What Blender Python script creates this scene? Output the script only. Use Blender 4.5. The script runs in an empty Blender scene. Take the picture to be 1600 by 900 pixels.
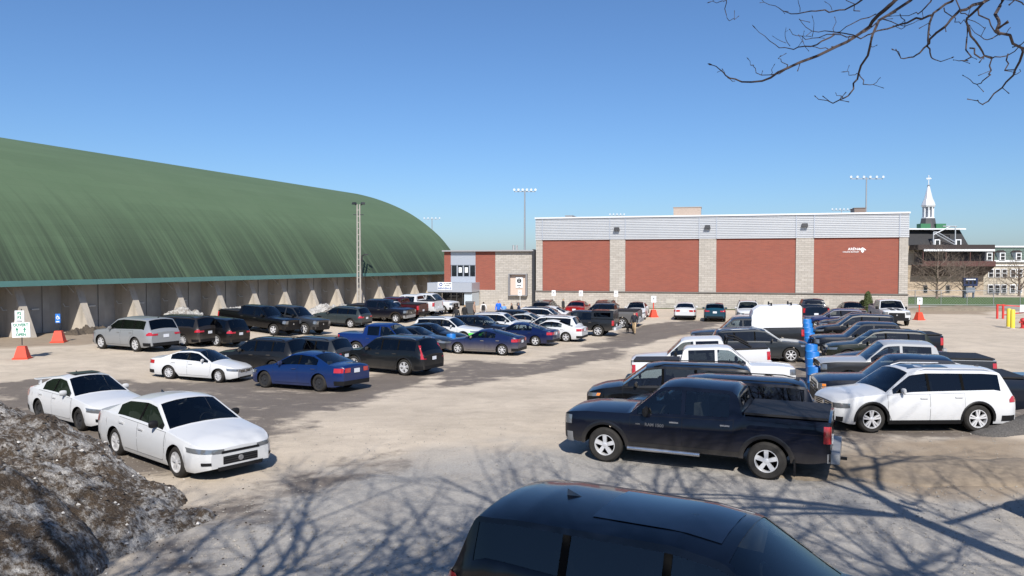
import bpy, bmesh, math, random
import numpy as np
from mathutils import Vector, Matrix
random.seed(7); rng = np.random.default_rng(7)
sc = bpy.context.scene
C = sc.collection
R = math.radians

# ---------------------------------------------------------------- camera, world, sun, exposure
CAM_H, F_PX, HORIZON = 4.75, 1200.0, 412.0
PITCH = math.atan((450 - HORIZON) / F_PX)
cam_d = bpy.data.cameras.new('camera'); cam = bpy.data.objects.new('camera', cam_d); C.objects.link(cam)
cam.location = (0, 0, CAM_H); cam.rotation_euler = (R(90) - PITCH, 0, 0)
cam_d.sensor_width = 36; cam_d.lens = 36 * F_PX / 1600; cam_d.clip_start = .05; cam_d.clip_end = 3000
sc.camera = cam
SUN_EL = R(41); SUN_TO = Vector((.08, -1, 0)).normalized()          # the sun stands behind the camera
w = bpy.data.worlds.new('World'); sc.world = w; w.use_nodes = True
nt = w.node_tree; sky = nt.nodes.new('ShaderNodeTexSky'); sky.sky_type = 'NISHITA'; sky.sun_disc = False
sky.sun_elevation = SUN_EL; sky.sun_rotation = math.atan2(SUN_TO.x, SUN_TO.y)
sky.air_density = 1.0; sky.dust_density = .75; sky.ozone_density = 10; sky.altitude = 50
nt.links.new(sky.outputs[0], nt.nodes['Background'].inputs[0]); nt.nodes['Background'].inputs[1].default_value = .090
sun_d = bpy.data.lights.new('sun', 'SUN'); sun = bpy.data.objects.new('sun', sun_d); C.objects.link(sun)
sun_d.energy = 4.5; sun_d.angle = R(.45); sun_d.color = (1, .955, .89)
sdir = Vector((SUN_TO.x * math.cos(SUN_EL), SUN_TO.y * math.cos(SUN_EL), math.sin(SUN_EL)))
sun.rotation_euler = sdir.to_track_quat('Z', 'Y').to_euler(); sun.location = (0, -40, 60)
sc.view_settings.view_transform = 'Standard'; sc.view_settings.look = 'None'
sc.view_settings.exposure = 0.5; sc.view_settings.gamma = 1
sc.cycles.use_denoising = True; sc.cycles.max_bounces = 6; sc.cycles.transparent_max_bounces = 12

# ---------------------------------------------------------------- pixel to place
def ray(px, py):
    u, v = (px - 800) / F_PX, (450 - py) / F_PX
    return Vector((u, math.cos(PITCH) + v * math.sin(PITCH), -math.sin(PITCH) + v * math.cos(PITCH)))
def at_h(px, py, h=0.0):
    d = ray(px, py); t = (h - CAM_H) / d.z
    return Vector((d.x * t, d.y * t, h))
def at_y(px, py, Y):
    d = ray(px, py); t = Y / d.y
    return Vector((d.x * t, Y, CAM_H + d.z * t))
def sst(a, b, v):
    t = min(1, max(0, (v - a) / (b - a))); return t * t * (3 - 2 * t)
def gz(x, y):                                                       # rises towards the viewpoint, dips gently in mid-lot
    return .7 * (1 - sst(8, 12.5, y)) - .45 * sst(22, 35, y) * (1 - sst(56, 73, y)) * sst(-20, -13, x) * (1 - sst(7, 13, x))
def ground_at(px, py, h=0.0):
    p = at_h(px, py, h)
    for _ in range(8): p = at_h(px, py, h + gz(p.x, p.y))
    return p

# ---------------------------------------------------------------- materials
def hexlin(r, g, b):
    f = lambda c: (c / 255 / 12.92) if c <= 10 else ((c / 255 + .055) / 1.055) ** 2.4
    return (f(r), f(g), f(b), 1)
class NT:
    def __init__(s, name):
        s.m = bpy.data.materials.new(name); s.m.use_nodes = True; s.t = s.m.node_tree; s.b = s.t.nodes['Principled BSDF']
    def n(s, typ, **kw):
        o = s.t.nodes.new('ShaderNode' + typ)
        for k, v in kw.items():
            if k == 'inp':
                for kk, vv in v.items(): o.inputs[kk].default_value = vv
            else: setattr(o, k, v)
        return o
    def l(s, a, b): s.t.links.new(a, b)
    def bs(s, **kw):
        for k, v in kw.items(): s.b.inputs[k.replace('_', ' ')].default_value = v
    def noise(s, vec, scale, detail=4, rough=.55):
        o = s.n('TexNoise', inp={'Scale': scale, 'Detail': detail, 'Roughness': rough})
        if vec is not None: s.l(vec, o.inputs['Vector'])
        return o.outputs[0]
    def ramp(s, fac, stops):
        o = s.n('ValToRGB'); e = o.color_ramp.elements
        while len(e) < len(stops): e.new(.5)
        for i, (p, c) in enumerate(stops):
            e[i].position = p; e[i].color = c if len(c) == 4 else (*c, 1)
        s.l(fac, o.inputs[0]); return o.outputs[0]
    def mix(s, fac, a, b, mode='MIX'):
        o = s.n('Mix', data_type='RGBA', blend_type=mode)
        for sock, val in ((o.inputs[0], fac), (o.inputs[6], a), (o.inputs[7], b)):
            if hasattr(val, 'links'): s.l(val, sock)
            elif isinstance(val, (int, float)): sock.default_value = val
            else: sock.default_value = val if len(val) == 4 else (*val, 1)
        return o.outputs[2]
    def math(s, op, a, b=0.0):
        o = s.n('Math', operation=op)
        for i, v in enumerate((a, b)):
            if hasattr(v, 'links'): s.l(v, o.inputs[i])
            else: o.inputs[i].default_value = v
        return o.outputs[0]
    def bump(s, h, strength=.3, dist=.02):
        o = s.n('Bump', inp={'Strength': strength, 'Distance': dist}); s.l(h, o.inputs['Height']); s.l(o.outputs[0], s.b.inputs['Normal'])
    def obj(s): return s.n('TexCoord').outputs['Object']
MAT = {}
def simple(name, col, rough=.6, metal=0, spec=.5, noise=0, scale=8, coat=0):
    if name in MAT: return MAT[name]
    t = NT(name); t.bs(Roughness=rough, Metallic=metal); t.b.inputs['Specular IOR Level'].default_value = spec
    c = (*col[:3], 1); t.b.inputs['Base Color'].default_value = c
    if coat: t.b.inputs['Coat Weight'].default_value = coat
    if noise:
        o = t.obj(); nz = t.noise(o, scale)
        t.l(t.mix(nz, [v * (1 - noise) for v in col[:3]], [min(1, v * (1 + noise)) for v in col[:3]]), t.b.inputs['Base Color'])
    MAT[name] = t.m; return t.m
def paint(col, dirt=.25, metal=.0):
    key = 'paint_%d_%d_%d_%d' % (col[0] * 255, col[1] * 255, col[2] * 255, dirt * 100)
    if key in MAT: return MAT[key]
    m_ = max(col[:3]); m_ = float(np.interp(m_, [.02, .06, .3, .5, .7], [.25, .32, .5, .75, .70])); col = [v * m_ for v in col[:3]]
    t = NT(key); o = t.obj(); sx = t.n('SeparateXYZ'); t.l(o, sx.inputs[0])
    mr = t.n('MapRange', inp={1: .95, 2: .15, 3: 0., 4: 1.}); t.l(sx.outputs[2], mr.inputs[0])
    nz = t.noise(o, 2.3, 6, .65); nz2 = t.noise(o, 14, 3)
    f = t.math('MULTIPLY', t.math('MULTIPLY', mr.outputs[0], mr.outputs[0]), t.math('ADD', nz, .3))
    f = t.math('MINIMUM', t.math('MULTIPLY', t.math('ADD', f, t.math('MULTIPLY', nz2, .02)), dirt * 1.7), .92)
    t.l(t.mix(f, col[:3], (.20, .175, .148)), t.b.inputs['Base Color'])
    rr = t.n('MapRange', inp={1: 0., 2: .6, 3: .28, 4: .8}); t.l(f, rr.inputs[0]); t.l(rr.outputs[0], t.b.inputs['Roughness'])
    cw = t.n('MapRange', inp={1: 0., 2: .5, 3: .6, 4: 0.}); t.l(f, cw.inputs[0]); t.l(cw.outputs[0], t.b.inputs['Coat Weight'])
    t.bs(Metallic=metal); t.b.inputs['Specular IOR Level'].default_value = .15; t.b.inputs['Coat Roughness'].default_value = .03; t.b.inputs['Coat IOR'].default_value = 1.42
    MAT[key] = t.m; return t.m
def glass(name, tint):
    if name in MAT: return MAT[name]
    t = NT(name); t.t.nodes.remove(t.b)
    tr = t.n('BsdfTransparent'); tr.inputs[0].default_value = (tint * .9, tint, tint * 1.0, 1)
    gl = t.n('BsdfGlossy', inp={'Roughness': .02}); gl.inputs[0].default_value = (.95, .97, 1, 1)
    fr = t.n('Fresnel', inp={'IOR': 1.55}); mx = t.n('MixShader'); t.l(fr.outputs[0], mx.inputs[0]); t.l(tr.outputs[0], mx.inputs[1]); t.l(gl.outputs[0], mx.inputs[2])
    t.l(mx.outputs[0], t.t.nodes['Material Output'].inputs[0]); MAT[name] = t.m; return t.m
GLASS = glass('window_glass', .52); GLASS_D = glass('privacy_glass', .16)
BLACK = simple('black_plastic', (.010, .010, .011), .5, spec=.2); UNDER = simple('underbody', (.006, .006, .006), .9, spec=.04)
TYRE = simple('tyre_rubber', (.030, .028, .026), .85, spec=.15, noise=.5, scale=6); ALLOY = simple('alloy', (.62, .62, .63), .35, .35)
STEEL = simple('steel_rim', (.03, .03, .032), .5, .3); CHROME = simple('chrome', (.55, .55, .56), .22, .85); BUMPC = simple('bumper_chrome', (.27, .27, .27), .45, .2, noise=.2, scale=5)
HEAD = simple('headlight_lens', (.20, .21, .22), .08, .5, coat=1); TAIL = simple('taillight_lens', (.38, .012, .016), .12, 0, coat=1)
AMBER = simple('amber_lens', (.7, .22, .03), .15, coat=1)
PLATE = simple('plate_white', (.62, .64, .68), .5); SEATM = simple('seat_fabric', (.09, .086, .082), .9); DASH = simple('dashboard', (.02, .02, .02), .7)
TONN = simple('tonneau_vinyl', (.018, .018, .020), .6, spec=.25, noise=.3, scale=3); MIRR = simple('mirror_black', (.012, .012, .013), .3, coat=.5)

# ---------------------------------------------------------------- object helpers
def link(name, mesh, mats=None, parent=None, loc=None, rot=None):
    o = bpy.data.objects.new(name, mesh); C.objects.link(o)
    if mats is not None and mesh is not None and len(mesh.materials) == 0:
        for m in (mats if isinstance(mats, (list, tuple)) else [mats]): mesh.materials.append(m)
    if parent is not None: o.parent = parent
    if loc is not None: o.location = loc
    if rot is not None: o.rotation_euler = rot
    return o
def tag(o, label, cat, group=None, kind=None):
    if label: o['label'] = label
    if cat: o['category'] = cat
    if group: o['group'] = group
    if kind: o['kind'] = kind
    return o
def empty(name, loc=(0, 0, 0), rz=0):
    o = bpy.data.objects.new(name, None); C.objects.link(o); o.location = loc; o.rotation_euler = (0, 0, rz); return o
def mesh(name, V, F, smooth=None, mi=None):
    m = bpy.data.meshes.new(name); m.from_pydata([tuple(v) for v in V], [], [tuple(f) for f in F]); m.update()
    if mi is not None: m.polygons.foreach_set('material_index', mi)
    if smooth is not None:
        m.polygons.foreach_set('use_smooth', [True] * len(m.polygons)); m.set_sharp_from_angle(angle=R(smooth))
    return m
class MB:
    def __init__(s): s.V = []; s.F = []; s.M = []
    def quad(s, a, b, c, d, mi=0):
        n = len(s.V); s.V += [a, b, c, d]; s.F.append((n, n + 1, n + 2, n + 3)); s.M.append(mi)
    def box(s, c, d, mi=0, rz=0, taper=1.0):
        n = len(s.V); hx, hy, hz = d[0] / 2, d[1] / 2, d[2] / 2; ca, sa = math.cos(rz), math.sin(rz)
        for z in (-1, 1):
            k = taper if z > 0 else 1
            for x, y in ((-1, -1), (1, -1), (1, 1), (-1, 1)):
                X, Y = x * hx * k, y * hy * k
                s.V.append((c[0] + X * ca - Y * sa, c[1] + X * sa + Y * ca, c[2] + z * hz))
        for f in ((3, 2, 1, 0), (4, 5, 6, 7), (0, 1, 5, 4), (1, 2, 6, 5), (2, 3, 7, 6), (3, 0, 4, 7)):
            s.F.append(tuple(n + i for i in f)); s.M.append(mi)
        return s
    def tube(s, pts, rad, seg=6, mi=0, cap=True):
        pts = [Vector(p) for p in pts]; rads = rad if isinstance(rad, (list, tuple)) else [rad] * len(pts); n0 = len(s.V)
        up = Vector((0, 0, 1))
        for i, p in enumerate(pts):
            d = (pts[min(i + 1, len(pts) - 1)] - pts[max(i - 1, 0)]).normalized()
            a = d.cross(up); a = a.normalized() if a.length > 1e-3 else Vector((1, 0, 0)); b = d.cross(a).normalized()
            for k in range(seg):
                t = 2 * math.pi * k / seg; s.V.append(tuple(p + a * (math.cos(t) * rads[i]) + b * (math.sin(t) * rads[i])))
        for i in range(len(pts) - 1):
            for k in range(seg):
                q = n0 + i * seg; s.F.append((q + k, q + (k + 1) % seg, q + seg + (k + 1) % seg, q + seg + k)); s.M.append(mi)
        if cap:
            s.F.append(tuple(range(n0 + seg - 1, n0 - 1, -1))); s.M.append(mi)
            q = n0 + (len(pts) - 1) * seg; s.F.append(tuple(range(q, q + seg))); s.M.append(mi)
        return s
    def lathe(s, prof, seg=16, c=(0, 0, 0), axis='z', mi=0):
        n0 = len(s.V)
        for r, h in prof:
            for k in range(seg):
                t = 2 * math.pi * k / seg; x, y = r * math.cos(t), r * math.sin(t)
                p = (x, y, h) if axis == 'z' else (x, h, -y)
                s.V.append((c[0] + p[0], c[1] + p[1], c[2] + p[2]))
        for i in range(len(prof) - 1):
            for k in range(seg):
                q = n0 + i * seg; s.F.append((q + k, q + (k + 1) % seg, q + seg + (k + 1) % seg, q + seg + k)); s.M.append(mi)
        return s
    def mesh(s, name, smooth=None): return mesh(name, s.V, s.F, smooth, s.M)
    def build(s, name, mats, parent=None, smooth=None, loc=None, rot=None): return link(name, s.mesh(name, smooth), mats, parent, loc, rot)

# ================================================================= VEHICLES
def wheel_meshes(r, style):
    key = (round(r, 2), style)
    if key in WM: return WM[key]
    wd = .235 if r > .37 else .21; ri = r * (.66 if style != 'truck' else .60)
    t = MB(); t.lathe([(ri, -wd / 2 + .02), (ri + .01, -wd / 2), (r - .05, -wd / 2 - .004), (r - .012, -wd / 2 + .03), (r, -wd / 2 + .06), (r, wd / 2 - .06), (r - .012, wd / 2 - .03), (r - .05, wd / 2 + .004), (ri + .01, wd / 2), (ri, wd / 2 - .02)], 30, axis='y')
    ty = t.mesh('tyre', 40)
    h = MB(); h.lathe([(0, -.03), (ri * .98, -.03), (ri * .98, -wd / 2 + .02), (0, -wd / 2 + .02)], 20, axis='y'); hb = h.mesh('wheel_barrel', 40)
    q = MB(); o = wd / 2 - .012
    q.lathe([(ri, o - .03), (ri, o + .004), (ri * .93, o + .004), (ri * .90, o - .025), (ri * .90, -.02)], 30, axis='y')
    n = {'five': 5, 'truck': 5, 'ten': 10, 'multi': 7, 'steel': 8}[style]; wide = {'five': .30, 'truck': .36, 'ten': .17, 'multi': .20, 'steel': .5}[style]
    for k in range(n):
        a = 2 * math.pi * k / n + .3; rad = Vector((math.cos(a), 0, math.sin(a))); tan = Vector((-math.sin(a), 0, math.cos(a)))
        prs = [(0, -wide / 2)] if style != 'five' else [(-.16, 0), (.16, 0)]
        for off, _ in prs:
            w0, w1 = ri * wide * .42 / (1 if off == 0 else 1.9), ri * wide * .55 / (1 if off == 0 else 1.6)
            b = [rad * ri * .14 + tan * (off * .3 * ri - w0), rad * ri * .14 + tan * (off * .3 * ri + w0), rad * ri * .93 + tan * (off * ri + w1), rad * ri * .93 + tan * (off * ri - w1)]
            dn = -.02 if style != 'steel' else -.045
            up = [Vector((v.x, o + dn + (.012 if i < 2 else .018), v.z)) for i, v in enumerate(b)]; lo = [Vector((v.x, o - .06, v.z)) for v in b]
            q.quad(*[tuple(v) for v in up])
            for i in range(4): q.quad(tuple(up[i]), tuple(lo[i]), tuple(lo[(i + 1) % 4]), tuple(up[(i + 1) % 4]))
    q.lathe([(ri * .24, o - .06), (ri * .24, o - .008), (ri * .17, o), (0, o)], 12, axis='y')
    rm = q.mesh('rim', 35)
    for m, mt in ((ty, TYRE), (hb, UNDER), (rm, STEEL if style == 'steel' else ALLOY)): m.materials.append(mt)
    if style == 'dark': rm.materials[0] = STEEL
    WM[key] = (ty, hb, rm); return WM[key]
WM = {}
def seat_mesh():
    b = MB(); b.box((0, 0, .10), (.50, .50, .18)); b.box((-.27, 0, .42), (.14, .48, .56), taper=.86); b.box((-.31, 0, .78), (.09, .26, .17), taper=.8)
    m = b.mesh('seat'); m.materials.append(SEATM); return m
def bench_mesh():
    b = MB(); b.box((0, 0, .10), (.48, 1.25, .18)); b.box((-.25, 0, .40), (.13, 1.25, .52), taper=.9)
    for y in (-.38, .38): b.box((-.28, y, .72), (.08, .25, .14), taper=.8)
    m = b.mesh('rear_seat'); m.materials.append(SEATM); return m
def steer_mesh():
    b = MB(); n = 16; pts = [(0, .18 * math.cos(2 * math.pi * k / n), .18 * math.sin(2 * math.pi * k / n)) for k in range(n + 1)]
    b.tube(pts, .016, 6, cap=False); b.box((0, 0, 0), (.03, .30, .06)); m = b.mesh('steering_wheel', 60); m.materials.append(DASH); return m
SEAT, BENCH, STEER = seat_mesh(), bench_mesh(), steer_mesh()
def mirror_mesh():
    b = MB(); prof = [(0, -.10), (.055, -.09), (.075, -.04), (.075, .05), (.06, .09), (0, .10)]
    b.lathe(prof, 10, axis='y'); V = [(x * (.75 if x > 0 else .45), y, z) for x, y, z in b.V]; return mesh('mirror', V, b.F, 50)

SF = [0, .06, .18, .35, .55, .75, .9, 1.0]; GV = [.09, .5, .88, 1.0]; TU = [.93, .75, .4, 0]
class Shape:
    def __init__(s, k):
        s.k = k; s.xf = k['wb'] / 2 + k['fo']; s.xr = -(k['wb'] / 2 + k['ro']); s.w = k['W'] / 2
        for nm in ('top', 'belt'):
            p = sorted(k[nm]); setattr(s, nm + 'x', [a for a, _ in p]); setattr(s, nm + 'z', [b for _, b in p])
        s.ax = (k['wb'] / 2, -k['wb'] / 2); s.r = k['r']; s.RA = k['r'] + k.get('arch', .055)
    def top(s, x): return sum(np.interp(x + d, s.topx, s.topz) for d in (-.045, -.022, 0, .022, .045)) / 5
    def belt(s, x): return min(sum(np.interp(x + d, s.beltx, s.beltz) for d in (-.06, 0, .06)) / 3, s.top(x) - .03)
    def plan(s, x):
        k = s.k; w = s.w; a = k.get('fa', .75); d = min(1, max(0, (x - (s.xf - a)) / a)); w *= 1 - k.get('fk', .30) * d ** 3
        a = k.get('ra', .55); d = min(1, max(0, ((s.xr + a) - x) / a)); w *= 1 - k.get('rk', .16) * d ** 3
        return w
    def zb(s, x, arch=True):
        z = s.k['sill']; d = max(0, (x - (s.xf - .35)) / .35, ((s.xr + .4) - x) / .4); z += min(1, d) * .09
        if arch:
            for a in s.ax:
                if abs(x - a) < s.RA: z = max(z, s.r + math.sqrt(s.RA ** 2 - (x - a) ** 2) * .98)
        return z
    def yside(s, x, z):
        t = (z - s.k['sill']) / max(.05, s.belt(x) - s.k['sill'])
        return s.plan(x) * np.interp(t, [0, .12, .3, .58, .82, 1], [.925, .965, .99, 1, .985, .945])
    def yg(s, x, z): return s.plan(x) * .945 - .008 - s.k['tumble'] * max(0, z - s.belt(x))
    def edge(s, x):
        tp, b = s.top(x), s.belt(x); de = min(s.k.get('crown', .075), (tp - b) * .8); z6 = tp - de; return z6, s.yg(x, z6), de
    def ztop(s, x, y):
        z6, y6, de = s.edge(x); return s.top(x) - de * min(1, abs(y) / y6) ** 2.3
    def half(s, x):
        zb, bl = s.zb(x), s.belt(x); zb = min(zb, bl - .03); z6, y6, de = s.edge(x)
        out = [(0, zb)] + [(s.yside(x, zb + f * (bl - zb)), zb + f * (bl - zb)) for f in SF]
        out += [(s.yg(x, bl + v * (z6 - bl)), bl + v * (z6 - bl)) for v in GV]
        return out + [(y6 * u, s.ztop(x, y6 * u)) for u in TU]
def build_vehicle(k, name, label, cat, group, loc, rz, sc_=1.0):
    s = Shape(k); root = empty(name, loc, rz)
    fx_, fy_ = math.cos(rz), math.sin(rz); g_ = lambda d, e: gz(loc[0] + fx_ * d - fy_ * e, loc[1] + fy_ * d + fx_ * e)
    root.rotation_euler = (math.atan((g_(0, .8) - g_(0, -.8)) / 1.6), -math.atan((g_(1.35, 0) - g_(-1.35, 0)) / 2.7), rz); root.location.z = (g_(1.35, .8) + g_(-1.35, .8) + g_(1.35, -.8) + g_(-1.35, -.8)) / 4; root.scale = (sc_, sc_, sc_); tag(root, label, cat, group)
    P = paint(k['col'], k.get('dirt', .25), k.get('metal', 0)); P2 = paint(k['col2'], k.get('dirt', .25)) if 'col2' in k else P
    xf, xr = s.xf, s.xr; wins = k['win']; ws = k['ws']; rg = k.get('rg')
    xs = {round(v, 4) for v in np.linspace(xr, xf, int((xf - xr) / .16))} | {xf - .03, xf - .08, xr + .03, xr + .08}
    for a in s.ax:
        for t in range(0, 181, 15): xs.add(round(a + s.RA * math.cos(R(t)) * .9995, 4))
        xs |= {round(a - s.RA - .001, 4), round(a + s.RA + .001, 4)}
    keep = [v for p in wins for v in p] + list(ws) + (list(rg) if rg else []) + [v for v in s.topx if xr < v < xf]
    for n in range(1, 4): keep += [ws[0] + (ws[1] - ws[0]) * n / 4] + ([rg[0] + (rg[1] - rg[0]) * n / 4] if rg else [])
    xs = [v for v in xs if min(abs(v - q) for q in keep) > .018] + keep
    xs = sorted(set(round(v, 4) for v in xs)); n = len(xs); V = []
    for x in xs:
        h = s.half(x); V += [(x, y, z) for y, z in h] + [(x, -y, z) for y, z in h[15:0:-1]]
    F, M = [], []; holes = {'ws': [], 'rg': []}; sw = {}
    eps = 1e-3; pil = k.get('pillar', True)
    for i in range(n - 1):
        xm = (xs[i] + xs[i + 1]) / 2
        for j in range(32):
            hf = j if j < 16 else 31 - j; f = (i * 32 + j, i * 32 + (j + 1) % 32, (i + 1) * 32 + (j + 1) % 32, (i + 1) * 32 + j)
            mi = 0
            if hf == 0: mi = 1
            elif hf in (9, 10):
                hit = [q for q, p in enumerate(wins) if p[0] - eps < xm < p[1] + eps]
                if hit: sw.setdefault((hit[0], j < 16), []).append(f); continue
                if pil and wins[-1][0] < xm < wins[0][1]: mi = 1 if k.get('blackpillar', True) else 0
            elif hf >= 13:
                if ws[0] < xm < ws[1]: holes['ws'].append(f); continue
                if rg and rg[0] < xm < rg[1] and (hf >= 14 or not k.get('rgnarrow')): holes['rg'].append(f); continue
                if k.get('blackroof') and k['blackroof'][0] < xm < k['blackroof'][1]: mi = 2
            if hf >= 9 and mi == 0 and 'col2' in k and k.get('two') == 'roof': mi = 3
            if 1 <= hf <= 3 and mi == 0 and k.get('two') == 'low': mi = 3
            F.append(f); M.append(mi)
    F.append(tuple(range(31, -1, -1))); M.append(0); F.append(tuple((n - 1) * 32 + j for j in range(32))); M.append(0)
    bm_ = mesh('body', V, F, 38, M); link('body', bm_, [P, UNDER, MIRR, P2], root)
    def patch(nm, faces, mat, dz, dy, par=root):
        ids = sorted({v for f in faces for v in f}); mp = {v: q for q, v in enumerate(ids)}
        vv = [(V[v][0], V[v][1] - math.copysign(dy, V[v][1]) if dy else V[v][1], V[v][2] - dz) for v in ids]
        return link(nm, mesh(nm, vv, [tuple(mp[v] for v in f) for f in faces], 50), mat, par)
    GF, GR = (GLASS, GLASS_D) if k.get('privacy', True) else (GLASS, GLASS)
    patch('windshield', holes['ws'], GLASS, .006, 0)
    if holes['rg']: patch('rear_window', holes['rg'], GR, .006, 0)
    for (q, left), fs in sorted(sw.items()): patch('side_window', fs, GF if q == 0 else GR, 0, .006)
    # patches on the flanks
    def flank(nm, x0, x1, zlo, zhi, off, mat, nx=8, nz=4, rim=False):
        for sg in (1, -1):
            VV, FF, MM = [], [], []
            def grid(ex, o, mi):
                b = len(VV)
                for a in range(nx + 1):
                    x = x0 - ex + (x1 - x0 + 2 * ex) * a / nx; lo = zlo(x) - ex; hi = max(lo + .02, zhi(x) + ex)
                    for c in range(nz + 1):
                        z = lo + (hi - lo) * c / nz; VV.append((x, sg * (s.yside(x, z) + o), z))
                for a in range(nx):
                    for c in range(nz):
                        q = b + a * (nz + 1) + c; f = (q, q + nz + 1, q + nz + 2, q + 1); FF.append(f if sg < 0 else f[::-1]); MM.append(mi)
            if rim: grid(.007, off * .4, 1)
            grid(0, off, 0)
            yield link(nm, mesh(nm, VV, FF, 40, MM), mat, root), sg
    sill = k['sill']
    def lo_door(x): 
        z = sill + k.get('doorlo', .10)
        for a in s.ax:
            ra = s.RA + .075
            if abs(x - a) < ra: z = max(z, s.r + math.sqrt(ra * ra - (x - a) ** 2))
        return z
    HB = MB(); HB.box((0, 0, 0), (.20, .035, .032)); hm = HB.mesh('handle'); hm.materials.append(CHROME if k.get('chromehandle') else P)
    for x0, x1 in k['doors']:
        for o, sg in flank('door', x0, x1, lo_door, lambda x: s.belt(x) - .012, .004, [P, BLACK], 10, 5, True):
            hx = x0 + .17; hz = s.belt(hx) - .115
            link('handle', hm, None, o, (hx, sg * (s.yside(hx, hz) + .018), hz))
    # wheels
    ty, hb, rm = wheel_meshes(s.r, k.get('rim', 'five'))
    for a in s.ax:
        for sg in (1, -1):
            turn = k.get('steer', 0) if a > 0 else 0
            wv = link('wheel', hb, None, root, (a, sg * (s.w - .135), s.r), (0, 0, (0 if sg > 0 else math.pi) + turn))
            link('tyre', ty, None, wv); link('rim', rm, None, wv)
    # wrap patches round the nose and the tail
    def wrap(front, nm, s0, s1, zlo, zhi, off, mat, ns=10, nz=2, par=root):
        e, a, d = (xf, .75, 1) if front else (xr, .6, -1); VV, FF = [], []
        fz = zlo if callable(zlo) else (lambda _: zlo); gz_ = zhi if callable(zhi) else (lambda _: zhi)
        def pt(t, z):
            if not front and z > s.top(e) - .03:                                           # above the end cap: follow the rear pillar
                x = e
                while s.edge(x)[0] < z + .02 and abs(x - e) < 1.2: x -= d * .02
                q = max(0, (abs(t) - .5) / .5); x -= d * a * q * .35
                return (x + d * off * 2, math.copysign((s.yg(x, z) + off) * min(1, abs(t) / .5), t), z)
            e2 = e
            while front and s.top(e2) < z + .012 and e - e2 < .5: e2 -= .01
            if abs(t) <= .5: return (e2 + d * off, s.yside(e2, z) * t / .5 * 1.0, z)
            q = (abs(t) - .5) / .5; x = e2 - d * a * q
            return (x + d * off * (1 - q), math.copysign(s.yside(x, z) + off * min(1, q * 6 + .3), t), z)
        for i in range(ns + 1):
            t = s0 + (s1 - s0) * i / ns; a0, a1 = fz(abs(t)), gz_(abs(t))
            for c in range(nz + 1): VV.append(pt(t, a0 + (a1 - a0) * c / nz))
        for i in range(ns):
            for c in range(nz):
                q = i * (nz + 1) + c; f = (q, q + 1, q + nz + 2, q + nz + 1); FF.append(f if d * (s1 - s0) < 0 else f[::-1])
        return link(nm, mesh(nm, VV, FF, 50), mat, par)
    nz_ = k['top'][0][1]                                                # height of the nose edge
    hl = k['hl']
    for sg in (1, -1):
        h_ = wrap(True, 'headlight', sg * hl[0], sg * hl[1], lambda t: np.interp(t, [hl[0], hl[1]], [hl[2], hl[4]]), lambda t: np.interp(t, [hl[0], hl[1]], [hl[3], hl[5]]), .010, HEAD, 8)
        if k.get('amber'): wrap(True, 'turn_signal', sg * (hl[1] - .07), sg * hl[1], hl[4] + .01, hl[5] - .01, .014, AMBER, 3, 1, h_)
        tl = k['tl']
        wrap(False, 'taillight', sg * tl[0], sg * tl[1], tl[2], tl[3], .012, TAIL, 6)
    g = k['grille']
    gm = wrap(True, 'grille', -g[0], g[0], g[1], g[2], .007, k.get('grillemat', BLACK), 8)
    for i in range(g[3] if len(g) > 3 else 2):
        z = g[1] + (g[2] - g[1]) * (i + .7) / ((g[3] if len(g) > 3 else 2) + .4); wrap(True, 'grille_bar', -g[0] * .96, g[0] * .96, z, z + .018, .014, k.get('barmat', CHROME), 8, 1, gm)
    bmat = k.get('bumpermat', BLACK)
    fb, rb = k.get('fbz', (sill + .07, sill + .20)), k.get('rbz', (sill + .08, sill + .24))
    wrap(True, 'front_bumper', -k.get('fbs', .62), k.get('fbs', .62), fb[0], fb[1], .012, bmat, 14)
    wrap(False, 'rear_bumper', -k.get('rbs', .8), k.get('rbs', .8), rb[0], rb[1], k.get('rboff', .012), bmat, 16)
    for (fr_, nm_, s0_, s1_, z0_, z1_, mt_) in k.get('extra', ()): wrap(fr_, nm_, s0_, s1_, z0_, z1_, .012, mt_, 6)
    if k.get('truck'):
        b = MB(); b.box((xr - .09, 0, (rb[0] + rb[1]) / 2), (.17, s.w * 1.90, rb[1] - rb[0]), taper=.97); b.build('rear_step_bumper', bmat, root)
    pz = k['plate']; pm = MB(); pm.box((0, 0, 0), (.012, .31, .155)); pm.build('license_plate', PLATE, root, loc=(xr - .012, 0, pz))
    em = MB(); em.lathe([(0, .012), (.055, .012), (.06, 0)], 14, axis='y'); link('emblem', em.mesh('emblem'), CHROME, root, (xf + .012, 0, (g[1] + g[2]) / 2), (0, 0, -math.pi / 2))
    # mirrors
    mm = mirror_mesh(); mm.materials.append(BLACK if k.get('blackmirror') else P); msz = k.get('mirror', 1.0)
    mx = ws[1] - .42 if k.get('truck') is None else ws[1] - .38
    for sg in (1, -1):
        bz = s.belt(mx) + .10; m_ = link('mirror', mm, None, root, (mx, sg * (s.yg(mx, bz) + .13), bz)); m_.scale = (msz, 1, msz * 1.1)
    if k.get('rails'):
        for sg in (1, -1):
            t = MB(); xa, xb = k['rails']; pts = []
            for i in range(9):
                x = xa + (xb - xa) * i / 8; z6, y6, de = s.edge(x); pts.append((x, sg * y6 * .93, s.ztop(x, y6 * .93) + (.045 if 0 < i < 8 else .0)))
            t.tube(pts, .018, 6); t.build('roof_rail', k.get('railmat', BLACK), root, 60)
    if k.get('fin'):
        t = MB(); x = k['fin']; z = s.top(x); V_ = [(x + .09, 0, z - .004), (x - .08, .020, z - .006), (x - .08, -.020, z - .006), (x - .085, 0, z + .062)]
        link('antenna_fin', mesh('antenna_fin', V_, [(0, 1, 3), (0, 3, 2), (1, 2, 3)]), MIRR, root)
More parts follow.
